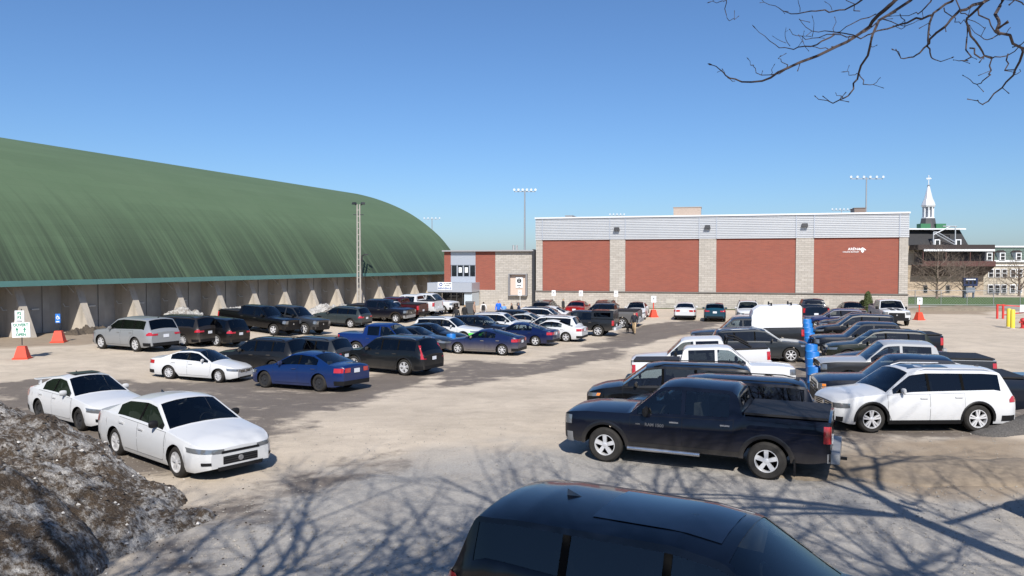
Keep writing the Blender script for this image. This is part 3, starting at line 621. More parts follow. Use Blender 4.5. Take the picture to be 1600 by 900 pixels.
# ---- the domed hall
DP, DA = Vector((-30.6, 49.1, 0)), Vector((.35, .937, 0)).normalized(); DN = Vector((-DA.y, DA.x, 0))   # along the wall, inwards
def dome():
    root = empty('domed_hall', DP, math.atan2(DA.y, DA.x)); tag(root, 'long concrete hall with huge streaked green vaulted roof and buttresses', 'hall')
    T0, T1, EV = -28., 69., 3.62                                   # local x along the wall, local y inwards
    prof = [(.38, -.62), (.55, -.45), (1.8, 1.3), (2.8, 2.75), (4.6, 4.8), (7, 6.75), (9.5, 8.35), (12, 9.55), (14.5, 10.5), (17, 11.25), (20, 11.9), (24, 12.3), (28, 12.4)]
    pr = [(s_, EV + .32 + z) for s_, z in prof]; pr = pr + [(56 - s_, z) for s_, z in pr[-2::-1]]
    # refine with a smooth curve
    ps = [Vector((0, a, b)) for a, b in pr]; fine = []
    for i in range(len(ps) - 1):
        p0, p1, p2, p3 = ps[max(i - 1, 0)], ps[i], ps[i + 1], ps[min(i + 2, len(ps) - 1)]
        for q in range(4):
            t = q / 4; fine.append(.5 * ((2 * p1) + (p2 - p0) * t + (2 * p0 - 5 * p1 + 4 * p2 - p3) * t * t + (3 * p1 - p0 - 3 * p2 + p3) * t ** 3))
    fine.append(ps[-1]); nx = 60; V, F, UV = [], [], []; L = [0]
    for a, b in zip(fine, fine[1:]): L.append(L[-1] + (b - a).length)
    for i in range(nx + 1):
        x = T0 + (T1 - T0) * i / nx
        for f in fine: V.append((x, f.y, f.z))
    m = len(fine)
    for i in range(nx):
        for j in range(m - 1): F.append((i * m + j, (i + 1) * m + j, (i + 1) * m + j + 1, i * m + j + 1))
    F += [tuple(range(m)), tuple(nx * m + j for j in range(m - 1, -1, -1))]
    me = mesh('roof', V, F, 30); uv = me.uv_layers.new(name='run')
    co = [(T0 + (T1 - T0) * (v // m) / nx, L[v % m]) for v in range(len(V))]
    for lp in me.loops: uv.data[lp.index].uv = co[lp.vertex_index]
    t = NT('green_membrane'); u = t.n('UVMap', uv_map='run').outputs[0]; sx = t.n('SeparateXYZ'); t.l(u, sx.inputs[0])
    mp = t.n('Mapping', inp={'Scale': (2.6, .05, 1)}); t.l(u, mp.inputs[0]); s1 = t.noise(mp.outputs[0], 1.0, 6, .72)
    mp2 = t.n('Mapping', inp={'Scale': (.55, .03, 1)}); t.l(u, mp2.inputs[0]); s2 = t.noise(mp2.outputs[0], 1.0, 3, .6)
    lenr = t.noise(t.n('Mapping', inp={'Scale': (.35, 0, 1)}).outputs[0], 1., 4, .7)
    mpl = t.n('Mapping', inp={'Scale': (.9, .001, 1)}); t.l(u, mpl.inputs[0]); ln = t.noise(mpl.outputs[0], 1., 5, .75)
    fall = t.n('MapRange', inp={1: 0., 2: 1., 3: 1., 4: 0.}); t.l(t.math('DIVIDE', sx.outputs[1], t.math('ADD', 1.5, t.math('MULTIPLY', ln, 15.))), fall.inputs[0])
    mp3 = t.n('Mapping', inp={'Scale': (.16, .02, 1)}); t.l(u, mp3.inputs[0]); s3 = t.noise(mp3.outputs[0], 1., 3, .6); st = t.math('MULTIPLY', t.ramp(t.math('ADD', t.math('ADD', t.math('MULTIPLY', s1, .62), t.math('MULTIPLY', s2, .30)), t.math('MULTIPLY', s3, .55)), [(.58, (0, 0, 0)), (.77, (1, 1, 1))]), fall.outputs[0])
    big = t.noise(u, .12, 4, .6); mid = t.noise(u, 1.3, 5, .6)
    br = t.n('TexBrick', inp={'Scale': 1., 'Mortar Size': .012, 'Brick Width': 12., 'Row Height': 1.05, 'Mortar Smooth': .4, 'Color1': (1, 1, 1, 1), 'Color2': (.93, .93, .93, 1), 'Mortar': (.80, .80, .80, 1)}); t.l(u, br.inputs[0])
    g = t.mix(big, (.070, .118, .062), (.100, .150, .086)); g = t.mix(t.math('MULTIPLY', mid, .35), g, (.118, .16, .10)); g = t.mix(1., g, br.outputs[0], 'MULTIPLY')
    t.l(t.mix(t.math('MULTIPLY', st, .9), g, (.022, .028, .022)), t.b.inputs['Base Color']); t.bs(Roughness=.8); t.b.inputs['Specular IOR Level'].default_value = .25; t.bump(mid, .15, .05)
    link('roof', me, t.m, root)
    b = MB(); b.box(((T0 + T1) / 2, .42, EV - .14), (T1 - T0 + .3, .12, .36)); b.build('eave_fascia', simple('teal_metal', (.095, .215, .195), .5, noise=.2, scale=.5), root)
    b = MB(); b.box(((T0 + T1) / 2, 1.75, EV - .10), (T1 - T0, 2.5, .10)); b.build('eave_soffit', simple('soffit_wood', (.13, .105, .08), .85, noise=.3), root)
    t = NT('cast_concrete'); o = t.obj(); n1, n2, n3 = t.noise(o, .5, 6, .65), t.noise(o, 5, 4, .6), t.noise(o, 40, 2)
    mp = t.n('Mapping', inp={'Scale': (3, 3, .35)}); t.l(o, mp.inputs[0]); n4 = t.noise(mp.outputs[0], 1, 4, .6)
    c = t.mix(n1, (.34, .30, .25), (.56, .50, .415)); c = t.mix(t.math('MULTIPLY', t.ramp(n4, [(.5, (0, 0, 0)), (.7, (1, 1, 1))]), .45), c, (.20, .18, .155)); t.l(t.mix(.25, c, t.mix(n2, (.4, .4, .4), (1, 1, 1)), 'MULTIPLY'), t.b.inputs['Base Color']); t.bs(Roughness=.9); t.bump(t.math('ADD', n2, n3), .3, .02)
    CON = t.m; MAT['concrete'] = CON
    CW = simple('shaded_wall', (.34, .33, .31), .92, noise=.35, scale=.9); b = MB(); b.box(((T0 + T1) / 2, 3.0, EV / 2), (T1 - T0, .35, EV)); b.build('wall', CW, root)  # greyer copy of the concrete, with the eave's shade put into its colour
    b = MB(); b.box(((T0 + T1) / 2, 54.8, EV / 2), (T1 - T0, .35, EV)); b.build('rear_wall', CON, root)
    # buttresses, ribs between them, small lamps and brackets under the eave
    bb = MB(); v = [(.12, 0), (2.83, 0), (2.83, EV - .18), (1.62, EV - .18)]
    bb.V = [(x, y, z) for x in (-.27, .27) for y, z in v]; bb.F = [(0, 1, 2, 3), (7, 6, 5, 4), (0, 4, 5, 1), (1, 5, 6, 2), (2, 6, 7, 3), (3, 7, 4, 0)]; bb.M = [0] * 6
    bm = bb.mesh('buttress'); bm.materials.append(CON)
    rb = MB(); rb.box((0, 2.79, EV / 2 - .05), (.5, .10, EV - .1)); rm = rb.mesh('wall_pier'); rm.materials.append(CW)
    lm = MB(); lm.tube([(0, 1.55, 2.75), (0, 2.15, 3.25)], .035, 5); lmm = lm.mesh('conduit'); lmm.materials.append(simple('grey_white_metal', (.60, .60, .58), .5)); lk = MB(); lk.tube([(0, 2.05, 1.75), (0, 2.4, 1.72), (0, 2.6, 1.95)], .03, 5); lkm = lk.mesh('hook'); lkm.materials.append(MAT['grey_white_metal'])
    lb = MB(); lb.box((2.2, 2.77, 1.65), (.55, .1, .09)); lbm = lb.mesh('wall_lamp'); lbm.materials.append(MAT['grey_white_metal'])
    k = 0; x = 0.0 - 4.5 * 6
    while x < T1:
        link('buttress', bm, None, root, (x, 0, 0))
        link('conduit', lmm, None, root, (x - .31, 0, 0)); link('hook', lkm, None, root, (x - .31, 0, 0)); link('wall_lamp', lbm, None, root, (x, 0, 0)); link('wall_pier', rm, None, root, (x + 3.0, 0, 0)); x += 4.5
    for x, y in ((40, 22), (55, 21)):
        b = MB(); b.tube([(x, y, 12), (x, y, 13.6)], .12, 6); b.build('roof_vent', simple('vent_metal', (.25, .25, .25), .5), root)
dome()
# ---- brick arena and entrance block
AO, AD = Vector((2.7, 85.5, 0)), Vector((.9677, -.2526, 0))
def fq(px):
    k = (px - 800) / F_PX; return (85.5 * k - 2.7) / (.9677 + .2526 * k)
def fz(px, py):
    q = fq(px); return CAM_H + (HORIZON - py) / F_PX * (85.5 - .2526 * q)
def brick_mat():
    t = NT('red_brick'); o = t.obj(); sx = t.n('SeparateXYZ'); t.l(o, sx.inputs[0]); cb = t.n('CombineXYZ'); t.l(sx.outputs[0], cb.inputs[0]); t.l(sx.outputs[2], cb.inputs[1])
    br = t.n('TexBrick', inp={'Scale': 1., 'Mortar Size': .010, 'Brick Width': .42, 'Row Height': .115, 'Color1': (.255, .068, .040, 1), 'Color2': (.205, .057, .036, 1), 'Mortar': (.19, .10, .08, 1)}); t.l(cb.outputs[0], br.inputs[0])
    mp = t.n('Mapping', inp={'Scale': (.5, 4.5, 1)}); t.l(cb.outputs[0], mp.inputs[0]); n1, n2 = t.noise(mp.outputs[0], 1.5, 5, .7), t.noise(cb.outputs[0], .5, 4)
    c = t.mix(t.ramp(n1, [(.5, (0, 0, 0)), (.75, (1, 1, 1))]), br.outputs[0], (.175, .05, .038)); c = t.mix(t.math('MULTIPLY', n2, .4), c, (.31, .10, .07)); t.l(c, t.b.inputs['Base Color']); t.bs(Roughness=.88); t.bump(br.outputs[1], .4, .01); return t.m
def stone_mat(name, c1, c2, bw=.6, bh=.2):
    t = NT(name); o = t.obj(); sx = t.n('SeparateXYZ'); t.l(o, sx.inputs[0]); cb = t.n('CombineXYZ'); t.l(t.math('ADD', sx.outputs[0], sx.outputs[1]), cb.inputs[0]); t.l(sx.outputs[2], cb.inputs[1])
    br = t.n('TexBrick', inp={'Scale': 1., 'Mortar Size': .018, 'Brick Width': bw, 'Row Height': bh, 'Color1': (*c1, 1), 'Color2': (*c2, 1), 'Mortar': (c1[0] * .62, c1[1] * .62, c1[2] * .62, 1)}); t.l(cb.outputs[0], br.inputs[0])
    n1, n2 = t.noise(cb.outputs[0], 4., 5, .7), t.noise(cb.outputs[0], .4, 5, .6)
    c = t.mix(t.math('MULTIPLY', t.ramp(n1, [(.45, (0, 0, 0)), (.75, (1, 1, 1))]), .5), br.outputs[0], [v * .6 for v in c1]); c = t.mix(t.math('MULTIPLY', t.ramp(n2, [(.55, (0, 0, 0)), (.75, (1, 1, 1))]), .35), c, [v * .55 for v in c1]); t.l(c, t.b.inputs['Base Color']); t.bs(Roughness=.9); t.bump(t.math('ADD', n1, br.outputs[1]), .5, .02); return t.m
BRICK = brick_mat(); STONE = stone_mat('split_stone', (.44, .405, .36), (.355, .325, .285))
SIDING = simple('white_metal_siding', (.54, .55, .56), .40, .3, noise=.06, scale=.6); GREYM = simple('grey_metal_panel', (.42, .45, .50), .4, .4); DARKM = simple('dark_metal', (.035, .036, .04), .5, .3)
GLB = simple('window_dark', (.012, .015, .02), .05, spec=.8)
def text(s_, size, mat, nm, parent, loc, rot=(R(90), 0, 0), sx=1., ext=.012):
    c = bpy.data.curves.new(nm, 'FONT'); c.body = s_; c.size = size; c.align_x = 'CENTER'; c.align_y = 'CENTER'; c.extrude = ext; c.offset = size * .012; c.resolution_u = 2
    o = bpy.data.objects.new(nm, c); C.objects.link(o); dg = bpy.context.evaluated_depsgraph_get(); me = bpy.data.meshes.new_from_object(o.evaluated_get(dg)); bpy.data.objects.remove(o); bpy.data.curves.remove(c)
    me.materials.clear(); q = link(nm, me, mat, parent, loc, rot); q.scale = (sx, 1, 1); return q
WTXT = simple('letter_white', (.8, .8, .8), .5); BTXT = simple('letter_blue', (.02, .06, .22), .5); KTXT = simple('letter_black', (.02, .02, .02), .5); GTXT = simple('letter_green', (.02, .22, .12), .5); SIGNW = simple('sign_white', (.72, .74, .76), .45)
def arena():
    root = empty('brick_arena', AO, math.atan2(AD.y, AD.x)); tag(root, 'long flat arena with red brick panels, stone piers and white siding', 'arena')
    Q = fq(1418); D = 34.; z1, z2, z3 = 1.69, 7.37, 9.72            # local y = inwards
    b = MB(); b.box((Q / 2, D / 2 + .3, z3 / 2 - .1), (Q - .3, D, z3 - .3)); b.build('core_wall', STONE, root)
    b = MB(); b.box((Q / 2, .05, z1 / 2), (Q + .1, .5, z1)); b.build('stone_base', STONE, root)
    b = MB(); b.box((Q / 2, -.03, z1 + .03), (Q + .14, .62, .07)); b.build('ledge', simple('ledge_grey', (.16, .15, .14), .8), root)
    edges = [838, 848, 953, 977, 1092, 1119, 1243, 1271, 1404, 1418]; qs = [fq(e) for e in edges]
    for i in range(9):
        a, c = qs[i], qs[i + 1]; b = MB()
        if i % 2 == 0: b.box(((a + c) / 2, .06, (z1 + .07 + z2) / 2), (c - a, .44, z2 - z1 - .07)); b.build('stone_pier', STONE, root)
        else: b.box(((a + c) / 2, .16, (z1 + .07 + z2) / 2), (c - a - .01, .40, z2 - z1 - .07)); b.build('brick_panel', BRICK, root)
    # ribbed siding, real corrugation
    V, F = [], []; n = 13
    for i in range(n):
        h0 = z2 + (z3 - z2) * i / n; h1 = z2 + (z3 - z2) * (i + 1) / n; d = h1 - h0
        for z, y in ((h0, -.22), (h0 + d * .55, -.22), (h0 + d * .68, -.15), (h0 + d * .92, -.15)):
            V += [(-.05, y, z), (Q + .05, y, z)]
    V += [(-.05, -.22, z3), (Q + .05, -.22, z3), (-.05, .3, z3), (Q + .05, .3, z3), (-.05, .3, z2), (Q + .05, .3, z2)]; m = len(V) // 2
    F = [(2 * i, 2 * i + 1, 2 * i + 3, 2 * i + 2) for i in range(m - 1)] + [(2 * m - 2, 2 * m - 1, 1, 0)] + [tuple(range(2 * m - 2, -1, -2)), tuple(range(1, 2 * m, 2))]
    link('metal_siding', mesh('metal_siding', V, F), SIDING, root)
    b = MB(); b.box((Q / 2, D / 2 - .05, z3 + .06), (Q + .24, D + .6, .16)); b.build('roof_edge', simple('cap_white', (.70, .71, .72), .4, .3), root)
    for q in qs[1:-1]:
        b = MB(); b.box((q, -.24, (z2 + z3) / 2), (.09, .05, z3 - z2 - .02)); b.build('siding_seam', GREYM, root)
    for px, py in ((964, 358), (1105, 355), (1256, 352)):
        b = MB(); q, z = fq(px), fz(px, py); b.box((q, -.42, z), (.62, .42, .36), taper=.8); b.box((q, -.25, z + .1), (.14, .12, .14)); b.build('wall_floodlight', DARKM, root)
    for px0, px1, py, nm, col in ((1050, 1094, 326, 'rooftop_unit', (.36, .29, .24)), (1340, 1358, 327, 'rooftop_unit', (.16, .12, .10)), (877, 888, 339, 'roof_vent', (.25, .26, .27))):
        q0, q1 = fq(px0), fq(px1); zt = fz(px0, py) + .25; b = MB(); b.box(((q0 + q1) / 2, 3.5, (zt + z3) / 2), (q1 - q0, 2.4, zt - z3)); b.box(((q0 + q1) / 2, 3.5, zt + .02), (q1 - q0 + .12, 2.52, .06)); b.build(nm, simple('unit_%d' % px0, col, .6, .2, noise=.2), root)
    zt = fz(1330, 390); text('ARÉNA', .36, WTXT, 'wall_lettering', root, (fq(1334), -.06, zt + .04), sx=1.0)
    text('COLLÈGE BOURGET', .18, WTXT, 'wall_lettering', root, (fq(1328.8), -.06, zt - .24), sx=.95)
    em = MB(); q = fq(1347); V = [(-.75, .05), (-.35, .36), (0, .55), (.35, .36), (.75, .05), (.45, -.02), (.2, .15), (.32, -.25), (0, -.52), (-.32, -.25), (-.2, .15), (-.45, -.02)]
    em.V = [(x * .45, 0, z * .5) for x, z in V] + [(x * .45, -.03, z * .5) for x, z in V]; em.F = [tuple(range(12, 24))[::-1]] + [(i, (i + 1) % 12, 12 + (i + 1) % 12, 12 + i) for i in range(12)]; em.M = [0] * 13
    em.build('wall_emblem', WTXT, root, loc=(q, -.05, fz(1347, 391)))
    for px in (1048, 1200, 1288):
        b = MB(); b.box((fq(px), -.22, .75), (.9, .06, .5)); b.build('wall_grille', simple('grille_beige', (.42, .39, .34), .6), root)
arena()
def entrance():
    root = empty('entrance_block', AO, math.atan2(AD.y, AD.x)); tag(root, 'low entrance building with brick and stone front and grey metal canopy', 'building')
    q0, q1 = fq(693), fq(832); z = 6.15; D = 20
    b = MB(); b.box(((q0 + q1) / 2, D / 2 + .5, z / 2), (q1 - q0 - .1, D, z - .1)); b.build('core_wall', STONE, root)
    def face(px0, px1, za, zb_, nm, mat, y=.25, th=.5):
        a, c = fq(px0), fq(px1); b = MB(); b.box(((a + c) / 2, y + th / 2, (za + zb_) / 2), (c - a, th, zb_ - za)); return b.build(nm, mat, root)
    face(773, 832, 0, z, 'stone_panel', STONE); zb_ = fz(750, 453); face(742, 773, zb_, z, 'brick_panel', BRICK); face(748, 773, 0, zb_, 'stone_panel', STONE); face(693, 703, 0, z, 'brick_panel', BRICK)
    zw0, zw1 = fz(720, 432.5), fz(720, 414); face(703, 742, zw1, z, 'metal_panel', GREYM, .3); face(703, 742, fz(720, 441), zw0, 'metal_panel', GREYM, .3)
    for i in range(4):
        a = 703.5 + i * 9.6; f = face(a, a + 9.4, zw0, zw1, 'window', GREYM, .36, .3); qa, qb = fq(a + .9), fq(a + 8.5)
        b = MB(); b.box(((qa + qb) / 2, .34, (zw0 + zw1) / 2), (qb - qa, .03, zw1 - zw0 - .12)); b.build('pane', GLB, f)
        if i in (1, 2): b = MB(); b.box(((qa + qb) / 2, .31, (zw0 + zw1) / 2 + .1), (.36, .02, .6)); b.build('window_poster', SIGNW, f)
    b = MB(); b.box(((q0 + q1) / 2, D / 2, z + .06), (q1 - q0 + .25, D + .4, .14)); b.build('roof_edge', simple('cap_grey', (.30, .30, .31), .5), root)
    b = MB(); b.box((fq(834), .1, z / 2 + .1), (fq(836) - fq(832) - .02, .5, z + .2)); b.build('downpipe', DARKM, root)
    c0, c1 = fq(681), fq(748.5); za, zc = fz(715, 455), fz(715, 441)
    b = MB(); b.box(((c0 + c1) / 2, -1.25, (za + zc) / 2), (c1 - c0, 3.0, zc - za)); b.build('canopy', GREYM, root)
    b = MB(); b.box(((c0 + c1) / 2, -1.25, za - .05), (c1 - c0 - .1, 2.9, .08)); b.build('canopy_underside', DARKM, root)
    b = MB(); a, c = fq(736), fq(748); b.box(((a + c) / 2, -1.2, za / 2 - .05), (c - a, 2.6, za - .1)); b.build('canopy_wall', simple('pale_panel', (.48, .54, .58), .45, .2), root)
    b = MB(); a, c = fq(684), fq(690); b.box(((a + c) / 2, -.6, za / 2 - .05), (c - a, 1.4, za - .1)); b.build('canopy_wall', MAT['pale_panel'], root)
    b = MB(); a, c = fq(690), fq(736); b.box(((a + c) / 2, .32, za / 2 - .05), (c - a, .2, za - .1)); b.build('entrance_glazing', GLB, root)
    for px in (704, 713, 722): b = MB(); b.box((fq(px), .2, za / 2 - .05), (.08, .1, za - .1)); b.build('door_frame', simple('door_alu', (.35, .36, .36), .4, .6), root)
    b = MB(); b.box((fq(709), .18, 1.05), (1.2, .06, .07)); b.build('push_bar', MAT['door_alu'], root)
    sg = MB(); a, c = fq(697.2), fq(718.5); zs0, zs1 = fz(708, 452.2), fz(708, 440); sg.box(((a + c) / 2, -2.79, (zs0 + zs1) / 2), (c - a, .05, zs1 - zs0)); so = sg.build('welcome_sign', SIGNW, root)
    xm = (a + c) / 2; text('BIENVENUE', .30, BTXT, 'lettering', so, (xm, -2.83, zs0 + .20)); text('AU COLLÈGE', .15, KTXT, 'lettering', so, (xm + .32, -2.83, zs1 - .15)); text('BOURGET', .13, KTXT, 'lettering', so, (xm + .32, -2.83, zs1 - .36))
    em = MB(); em.lathe([(.10, 0), (.2, 0)], 14, axis='y'); em.build('crest', BTXT, so, loc=(xm - .45, -2.83, zs1 - .26))
    a, c = fq(796), fq(823); zd0, zd1 = fz(810, 461), fz(810, 429); b = MB(); xm = (a + c) / 2
    for x, wd, zz, hh in ((a, .14, (zd0 + zd1) / 2, zd1 - zd0), (c, .14, (zd0 + zd1) / 2, zd1 - zd0)): b.box((x, .0, zz), (wd, .5, hh))
    b.box((xm, -.0, zd1 + .05), (c - a + .14, .5, .1)); b.box((xm, 0, zd0 - .05), (c - a + .14, .5, .1)); fr = b.build('display_frame', simple('frame_grey', (.2, .2, .21), .6), root)
    b = MB(); b.box((xm, .2, (zd0 + zd1) / 2), (c - a - .14, .06, zd1 - zd0)); b.build('display_board', simple('board_beige', (.52, .41, .34), .8), fr)
    b = MB(); b.box((xm + .1, .13, (zd0 + zd1) / 2 + .25), (.78, .04, 1.2)); pb = b.build('banner', SIGNW, fr)
    em = MB(); em.lathe([(.14, 0), (.27, 0)], 18, axis='y'); em.box((0, -.005, 0), (.30, .01, .14)); em.build('banner_emblem', KTXT, pb, loc=(xm + .1, .10, (zd0 + zd1) / 2 + .45)); b = MB(); b.box((0, 0, 0), (.5, .01, .1)); b.box((0, 0, -.2), (.12, .01, .1)); b.build('banner_print', KTXT, pb, loc=(xm + .1, .10, (zd0 + zd1) / 2 - .05))
    for dx in (-.2, .2): b = MB(); b.tube([(fq(794.5) + dx, 3, z), (fq(794.5) + dx, 3, z + .75)], .13, 8); b.build('roof_pipe', simple('pipe_zinc', (.5, .5, .5), .4, .6), root)
entrance()
p = at_h(840, 486); 
def strip(name, label, poly, z, mat, kind='structure'):
    o = link(name, mesh(name, [(x, y, z) for x, y in poly], [tuple(range(len(poly)))]), mat); o['kind'] = kind; o['label'] = label; return o
GRASS = simple('dull_grass', (.075, .095, .03), .95, noise=.6, scale=3)
a, c = AO + AD * (fq(990)) , AO + AD * (fq(1330)); n_ = Vector((-.2526, -.9677, 0)); strip('grass_verge', 'strip of dull grass along the foot of the arena', [tuple((a + n_ * 1.6)[:2]), tuple((c + n_ * 1.6)[:2]), tuple((c - n_ * .2)[:2]), tuple((a - n_ * .2)[:2])], .03, GRASS)
strip('far_lawn', 'green lawn in front of the old stone college', [(41, 88), (90, 80), (110, 104), (46, 110)], .03, simple('lawn', (.07, .12, .03), .95, noise=.5, scale=1.5))
strip('pavement', 'pale paved road crossing behind the parking lot', [(40.5, 80), (95, 70), (95, 80), (41, 87.5)], .024, simple('pale_asphalt', (.30, .275, .235), .95, noise=.2, scale=2))
mound('earth_berm', 'low bare earth berm edging the road beside the arena corner', 'earth mound', [(46, 78.6, 5.5, 1.6, -.1, .45)], simple('berm_earth', (.20, .165, .12), .95, noise=.4, scale=3), .3, .25, 21)

# ---- old stone college behind
def college():
    Y = 116.; S = Y / F_PX; X = lambda px: (px - 800) * S; Z = lambda py: CAM_H + (HORIZON - py) * S
    OS = stone_mat('old_stone', (.42, .34, .25), (.33, .27, .20), .8, .35); SLATE = simple('black_slate', (.02, .02, .022), .75, noise=.3, scale=2); BRN = simple('brown_red_wood', (.085, .035, .03), .8); WT = simple('white_trim', (.68, .69, .70), .6); DKW = simple('dark_cladding', (.035, .025, .024), .8)
    root = empty('stone_college', (0, Y, 0)); tag(root, 'old stone college with black mansard roof, covered gallery and white cupola', 'college')
    def bx(nm, px0, px1, py0, py1, y0, y1, mat, par=root):
        b = MB(); b.box(((X(px0) + X(px1)) / 2, (y0 + y1) / 2, (Z(py0) + Z(py1)) / 2), (X(px1) - X(px0), y1 - y0, Z(py0) - Z(py1))); return b.build(nm, mat, par)
    w0 = bx('wall', 1400, 1537, 384, 471, .0, 16, OS)
    b = MB(); zt, zb_ = Z(358), Z(384); n = [(X(1396), 0.2, zb_), (X(1514), .2, zb_), (X(1514), 16, zb_), (X(1396), 16, zb_), (X(1400), 2, zt), (X(1510), 2, zt), (X(1510), 14, zt), (X(1400), 14, zt)]
    b.V = n; b.F = [(0, 1, 5, 4), (1, 2, 6, 5), (2, 3, 7, 6), (3, 0, 4, 7), (4, 5, 6, 7)]; b.M = [0] * 5; rf = b.build('mansard_roof', SLATE, root)
    bx('roof_edge', 1396, 1513, 356.5, 358.5, .8, 15, WT, rf)
    for px in (1464, 1497): d = bx('dormer', px - 4.5, px + 4.5, 374, 384, .05, 2, WT, rf); bx('pane', px - 2.5, px + 2.5, 375.5, 383, -.02, .06, GLB, d)
    g = bx('gallery_roof', 1420, 1537, 383, 391, -2.6, 0, DKW); bx('gallery_fascia', 1428, 1536, 390, 393, -2.75, -2.6, WT, g)
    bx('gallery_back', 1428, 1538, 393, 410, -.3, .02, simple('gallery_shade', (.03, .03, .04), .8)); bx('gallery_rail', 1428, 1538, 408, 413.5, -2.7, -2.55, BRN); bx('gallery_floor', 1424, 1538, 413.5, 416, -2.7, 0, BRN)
    b = MB(); b.V = [(X(1424), -2.6, Z(416)), (X(1538), -2.6, Z(416)), (X(1538), 0.0, Z(431)), (X(1424), 0.0, Z(431)), (X(1424), 0, Z(416)), (X(1538), 0, Z(416))]; b.F = [(3, 2, 1, 0), (0, 4, 3), (1, 2, 5)]; b.M = [0] * 3; b.build('gallery_bracing', DKW, root)
    for px in (1428, 1463, 1500, 1536): bx('gallery_post', px - .6, px + .6, 393, 414, -2.55, -2.4, BRN)
    for px in (1446, 1481): wn = bx('window', px - 3.5, px + 3.5, 445, 458, -.06, .1, simple('win_trim', (.25, .22, .19), .7)); bx('pane', px - 2.6, px + 2.6, 446, 457, -.1, 0, GLB, wn)
    # fire stair on the roof
    st = MB(); A = [(X(1456), -.2, Z(382)), (X(1456), -.2, Z(365)), (X(1490), -.2, Z(353)), (X(1490), -.2, Z(384))]
    for a, c in (((1456, 384), (1456, 363)), ((1490, 384), (1490, 354)), ((1456, 367), (1482, 354)), ((1456, 364), (1490, 383)), ((1462, 363), (1490, 379)), ((1470, 354), (1492, 354)), ((1456, 363), (1462, 363))): st.tube([(X(a[0]), -.25, Z(a[1])), (X(c[0]), -.25, Z(c[1]))], .09, 5)
    st.build('fire_stair', simple('galvanised', (.42, .44, .46), .5, .5), root)
    # cupola
    cx, cy = X(1449) * 1.02, 2.4; cu = MB()
    def oc(prof, nm, mat, par, seg=8): b = MB(); b.lathe([(r_ * .52, z_) for r_, z_ in prof], seg, (cx, cy, 0)); return b.build(nm, mat, par, 30)
    bs = oc([(0, Z(360)), (3.0, Z(360)), (2.2, Z(350)), (1.9, Z(340)), (0, Z(340))], 'cupola_base', simple('cupola_slate', (.06, .06, .065), .7), root)
    for dx, dy in ((-1.5, -.9), (.85, -.9)):
        b = MB(); b.box((cx + dx + .35, cy + dy, Z(353)), (1.5, 1.2, .75)); b.build('green_dormer', simple('copper_green', (.035, .16, .075), .6), bs)
    oc([(1.75, Z(340)), (1.75, Z(338.5)), (0, Z(338.5))], 'cupola_floor', WT, bs)
    for k in range(8): a = 2 * math.pi * (k + .5) / 8; b = MB(); b.tube([(cx + .72 * math.cos(a), cy + .72 * math.sin(a), Z(339)), (cx + .72 * math.cos(a), cy + .72 * math.sin(a), Z(322))], .10, 6); b.build('cupola_column', WT, bs)
    oc([(.75, Z(339)), (.75, Z(322))], 'belfry_core', simple('belfry_grey', (.42, .43, .45), .7), bs)
    sp = oc([(1.8, Z(322)), (1.95, Z(319)), (1.65, Z(314)), (1.15, Z(308)), (.75, Z(299)), (.35, Z(290)), (.16, Z(288))], 'spire', simple('spire_silver', (.66, .67, .69), .35, .3), bs)
    oc([(0, Z(286)), (.4, Z(288)), (.3, Z(290.5)), (0, Z(291))], 'finial', simple('finial_grey', (.35, .35, .36), .4, .5), sp, 10)
    b = MB(); b.tube([(cx, cy, Z(288)), (cx, cy, Z(271.5))], .06, 5); b.tube([(cx - .42, cy, Z(277)), (cx + .42, cy, Z(277))], .06, 5); b.tube([(cx - .3, cy, Z(279)), (cx + .3, cy, Z(275))], .03, 4); b.tube([(cx - .3, cy, Z(275)), (cx + .3, cy, Z(279))], .03, 4); b.build('cross', WT, sp)
    # the side wing
    wing = empty('college_wing', (0, Y, 0)); tag(wing, 'stone college wing with green mansard, white dormers and rows of windows', 'building')
    bx('wall', 1537.5, 1680, 407, 471, .4, 14, stone_mat('wing_stone', (.50, .45, .36), (.42, .37, .30), .8, .35), wing)
    b = MB(); z0, zt = Z(407), Z(386); b.V = [(X(1537.5), .3, z0), (X(1680), .3, z0), (X(1680), 1.6, zt), (X(1537.5), 1.6, zt), (X(1537.5), 14, zt), (X(1680), 14, zt), (X(1537.5), 14, z0), (X(1680), 14, z0)]; b.F = [(0, 1, 2, 3), (3, 2, 5, 4), (0, 3, 4, 6), (1, 7, 5, 2)]; b.M = [0] * 4
    t = NT('green_shingle'); o = t.obj(); wv = t.n('TexBrick', inp={'Scale': 1., 'Mortar Size': .03, 'Brick Width': .5, 'Row Height': .35, 'Color1': (.10, .145, .12, 1), 'Color2': (.075, .11, .095, 1), 'Mortar': (.04, .06, .05, 1)}); sx = t.n('SeparateXYZ'); t.l(o, sx.inputs[0]); cb = t.n('CombineXYZ'); t.l(sx.outputs[0], cb.inputs[0]); t.l(sx.outputs[2], cb.inputs[1]); t.l(cb.outputs[0], wv.inputs[0]); t.l(wv.outputs[0], t.b.inputs['Base Color']); t.bs(Roughness=.8)
    rf = b.build('mansard_roof', t.m, wing); bx('roof_edge', 1537, 1680, 383.8, 386.2, 1.3, 14, WT, rf); bx('cornice', 1537.5, 1680, 406.5, 409.5, .05, .5, WT, wing); bx('string_course', 1537.5, 1680, 414, 415.5, .2, .5, WT, wing)
